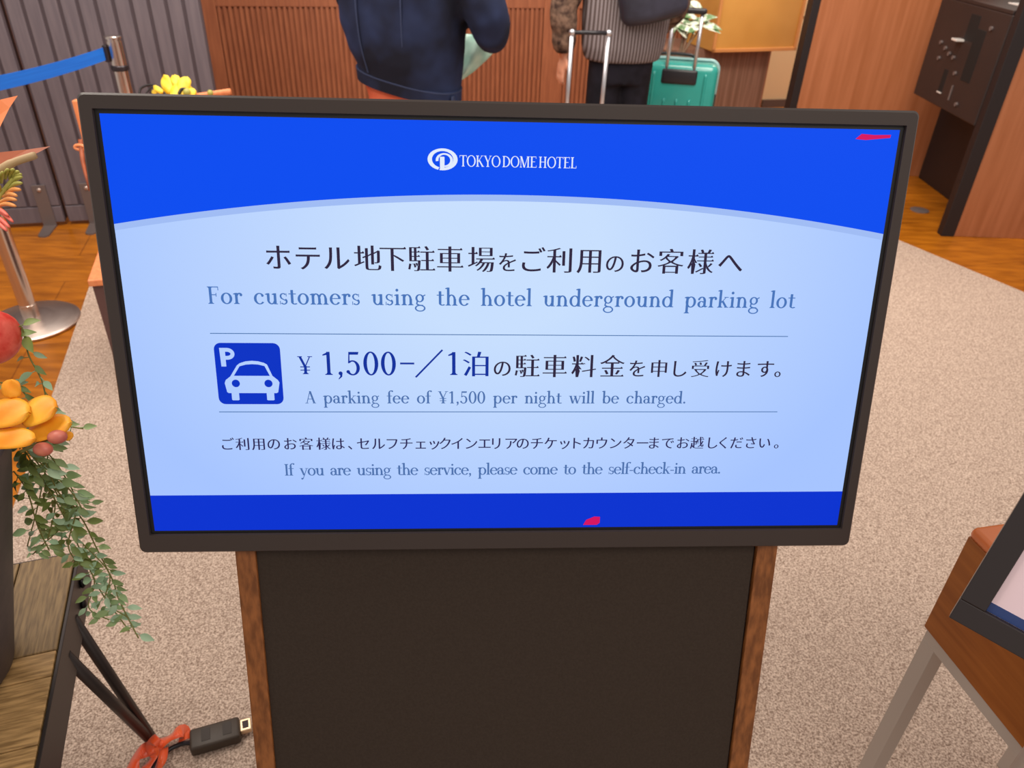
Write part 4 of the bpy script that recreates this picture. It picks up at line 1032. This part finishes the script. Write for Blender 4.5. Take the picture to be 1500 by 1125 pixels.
T5 = 'ご利用のお客様は、セルフチェックインエリアのチケットカウンターまでお越しください。'
U5 = [-.3639, -.3439, -.3233, -.304, -.283, -.2622, -.2398, -.2210, -.2053, -.1876, -.1683, -.1502, -.1315, -.1127, -.0948, -.0804, -.0642, -.0462, -.0282, -.0128, .0068, .0226, .0415, .0599, .0787, .0938, .1112, .1286, .147, .1655, .184, .1992, .2183, .2387, .2583, .2788, .2947, .3125, .3322, .3511, .368]
japanese('counter_text', [(c, u, .0192) for c, u in zip(T5, U5)], -.1470, e_navy)
latin('counter_translation', 'If you are using the service, please come to the self-check-in area.', -.2932, .2955, -.1849, .0165, e_mid2)
latin('hotel_name', 'TOKYO DOME HOTEL', -.0607, .0794, .2136, .0127, e_logo, space=.16, xs=.90)
p = Pen(); bm = BM()
p.E(-.001, 0, .0178, .0125, -103, 252, .0052, .0030); p.E(.001, -.0008, .0102, .0080, -88, 190, .0032, .0019); p.R(-.0042, -.0124, .0012, .0030)
for pl in p.q:
    flat(bm, [(-.0796+x, .2212+y) for x, y in pl], -.0031)
part('hotel_emblem', bm, e_logo, scr, xf=XS4)
# parking pictogram
IX0, IX1, IY0, IY1 = -.3688, -.2870, -.0850, -.0040
ic = lambda pts: [(IX0+x*(IX1-IX0), IY1-y*(IY1-IY0)) for x, y in pts]
bm = BM(); flat(bm, rrect(IX0, IX1, IY0, IY1, .0085), -.0032); pic = part('parking_pictogram', bm, e_icon, scr, xf=XS4)
bm = BM()
flat(bm, ic([(.21, .54), (.325, .36), (.37, .325), (.46, .295), (.556, .285), (.65, .293), (.74, .318), (.785, .345), (.855, .53), (.935, .60), (.955, .64), (.925, .80), (.90, .815), (.165, .815), (.14, .80), (.115, .65), (.135, .60)]), -.0031)
for x0 in (.205, .745): flat(bm, ic([(x0, .80), (x0+.115, .80), (x0+.115, .925), (x0+.1, .935), (x0+.015, .935), (x0, .925)]), -.0031)
flat(bm, ic([(.08, .08), (.165, .08), (.165, .38), (.09, .38)]), -.0031)
for pl_ in [0]:
    q = Pen(); q.E(.19, .175, .115, .095, -90, 90, .06, .062)
    for pl in q.q: flat(bm, ic(pl), -.0031)
flat(bm, ic([(.1, .08), (.195, .08), (.195, .142), (.1, .142)]), -.0031); flat(bm, ic([(.1, .208), (.195, .208), (.195, .27), (.1, .27)]), -.0031)
part('car_symbol', bm, e_white, scr, xf=XS4)
bm = BM()
flat(bm, ic([(.265, .53), (.365, .375), (.46, .348), (.556, .34), (.65, .346), (.745, .37), (.815, .53)]), -.0030)
for cx in (.285, .785): flat(bm, ic([(cx+.062*math.cos(k*math.pi/12), .655+.062*math.sin(k*math.pi/12)) for k in range(24)]), -.0030)
part('car_cutouts', bm, e_icon, scr, xf=XS4)

# ---- leaning stand below
LOW = -(1.1149-.02)/math.cos(ST)+.012
OFF = -.02
xf_ = XS4
bm = BM(); wbox(bm, -.345, .363, LOW, -.20, -.075, OFF-.001, .001); part('stand_panel', bm, m_stand_panel, SIGN, xf=xf_)
for (a, c) in ((-.3725, -.3445), (.3655, .3955)):
    bm = BM(); wbox(bm, a, c, LOW, -.20, -.080, OFF+.004, .002); part('side_trim', bm, m_walnut, SIGN, xf=xf_)
for (a, c) in ((-.3445, -.3420), (.3630, .3655)):
    bm = BM(); wbox(bm, a, c, LOW, -.20, -.074, OFF-.006); part('shadow_gap', bm, m_slot, SIGN, xf=xf_)
bm = BM(); fb = XS4 @ Vector((.011, LOW, -.04)); box(bm, (fb.x-.02, fb.y+.22, .019), (.74, .56, .022), rot=rotz(SY), bev=.004); part('base_plate', bm, m_iron, SIGN)
bm = BM(); tb = XS4 @ Vector((.011, -.25, -.07)); tube(bm, [Vector((fb.x-.02, fb.y+.45, .03)), tb], .02, 12); part('rear_prop', bm, m_iron, SIGN, smooth=True)
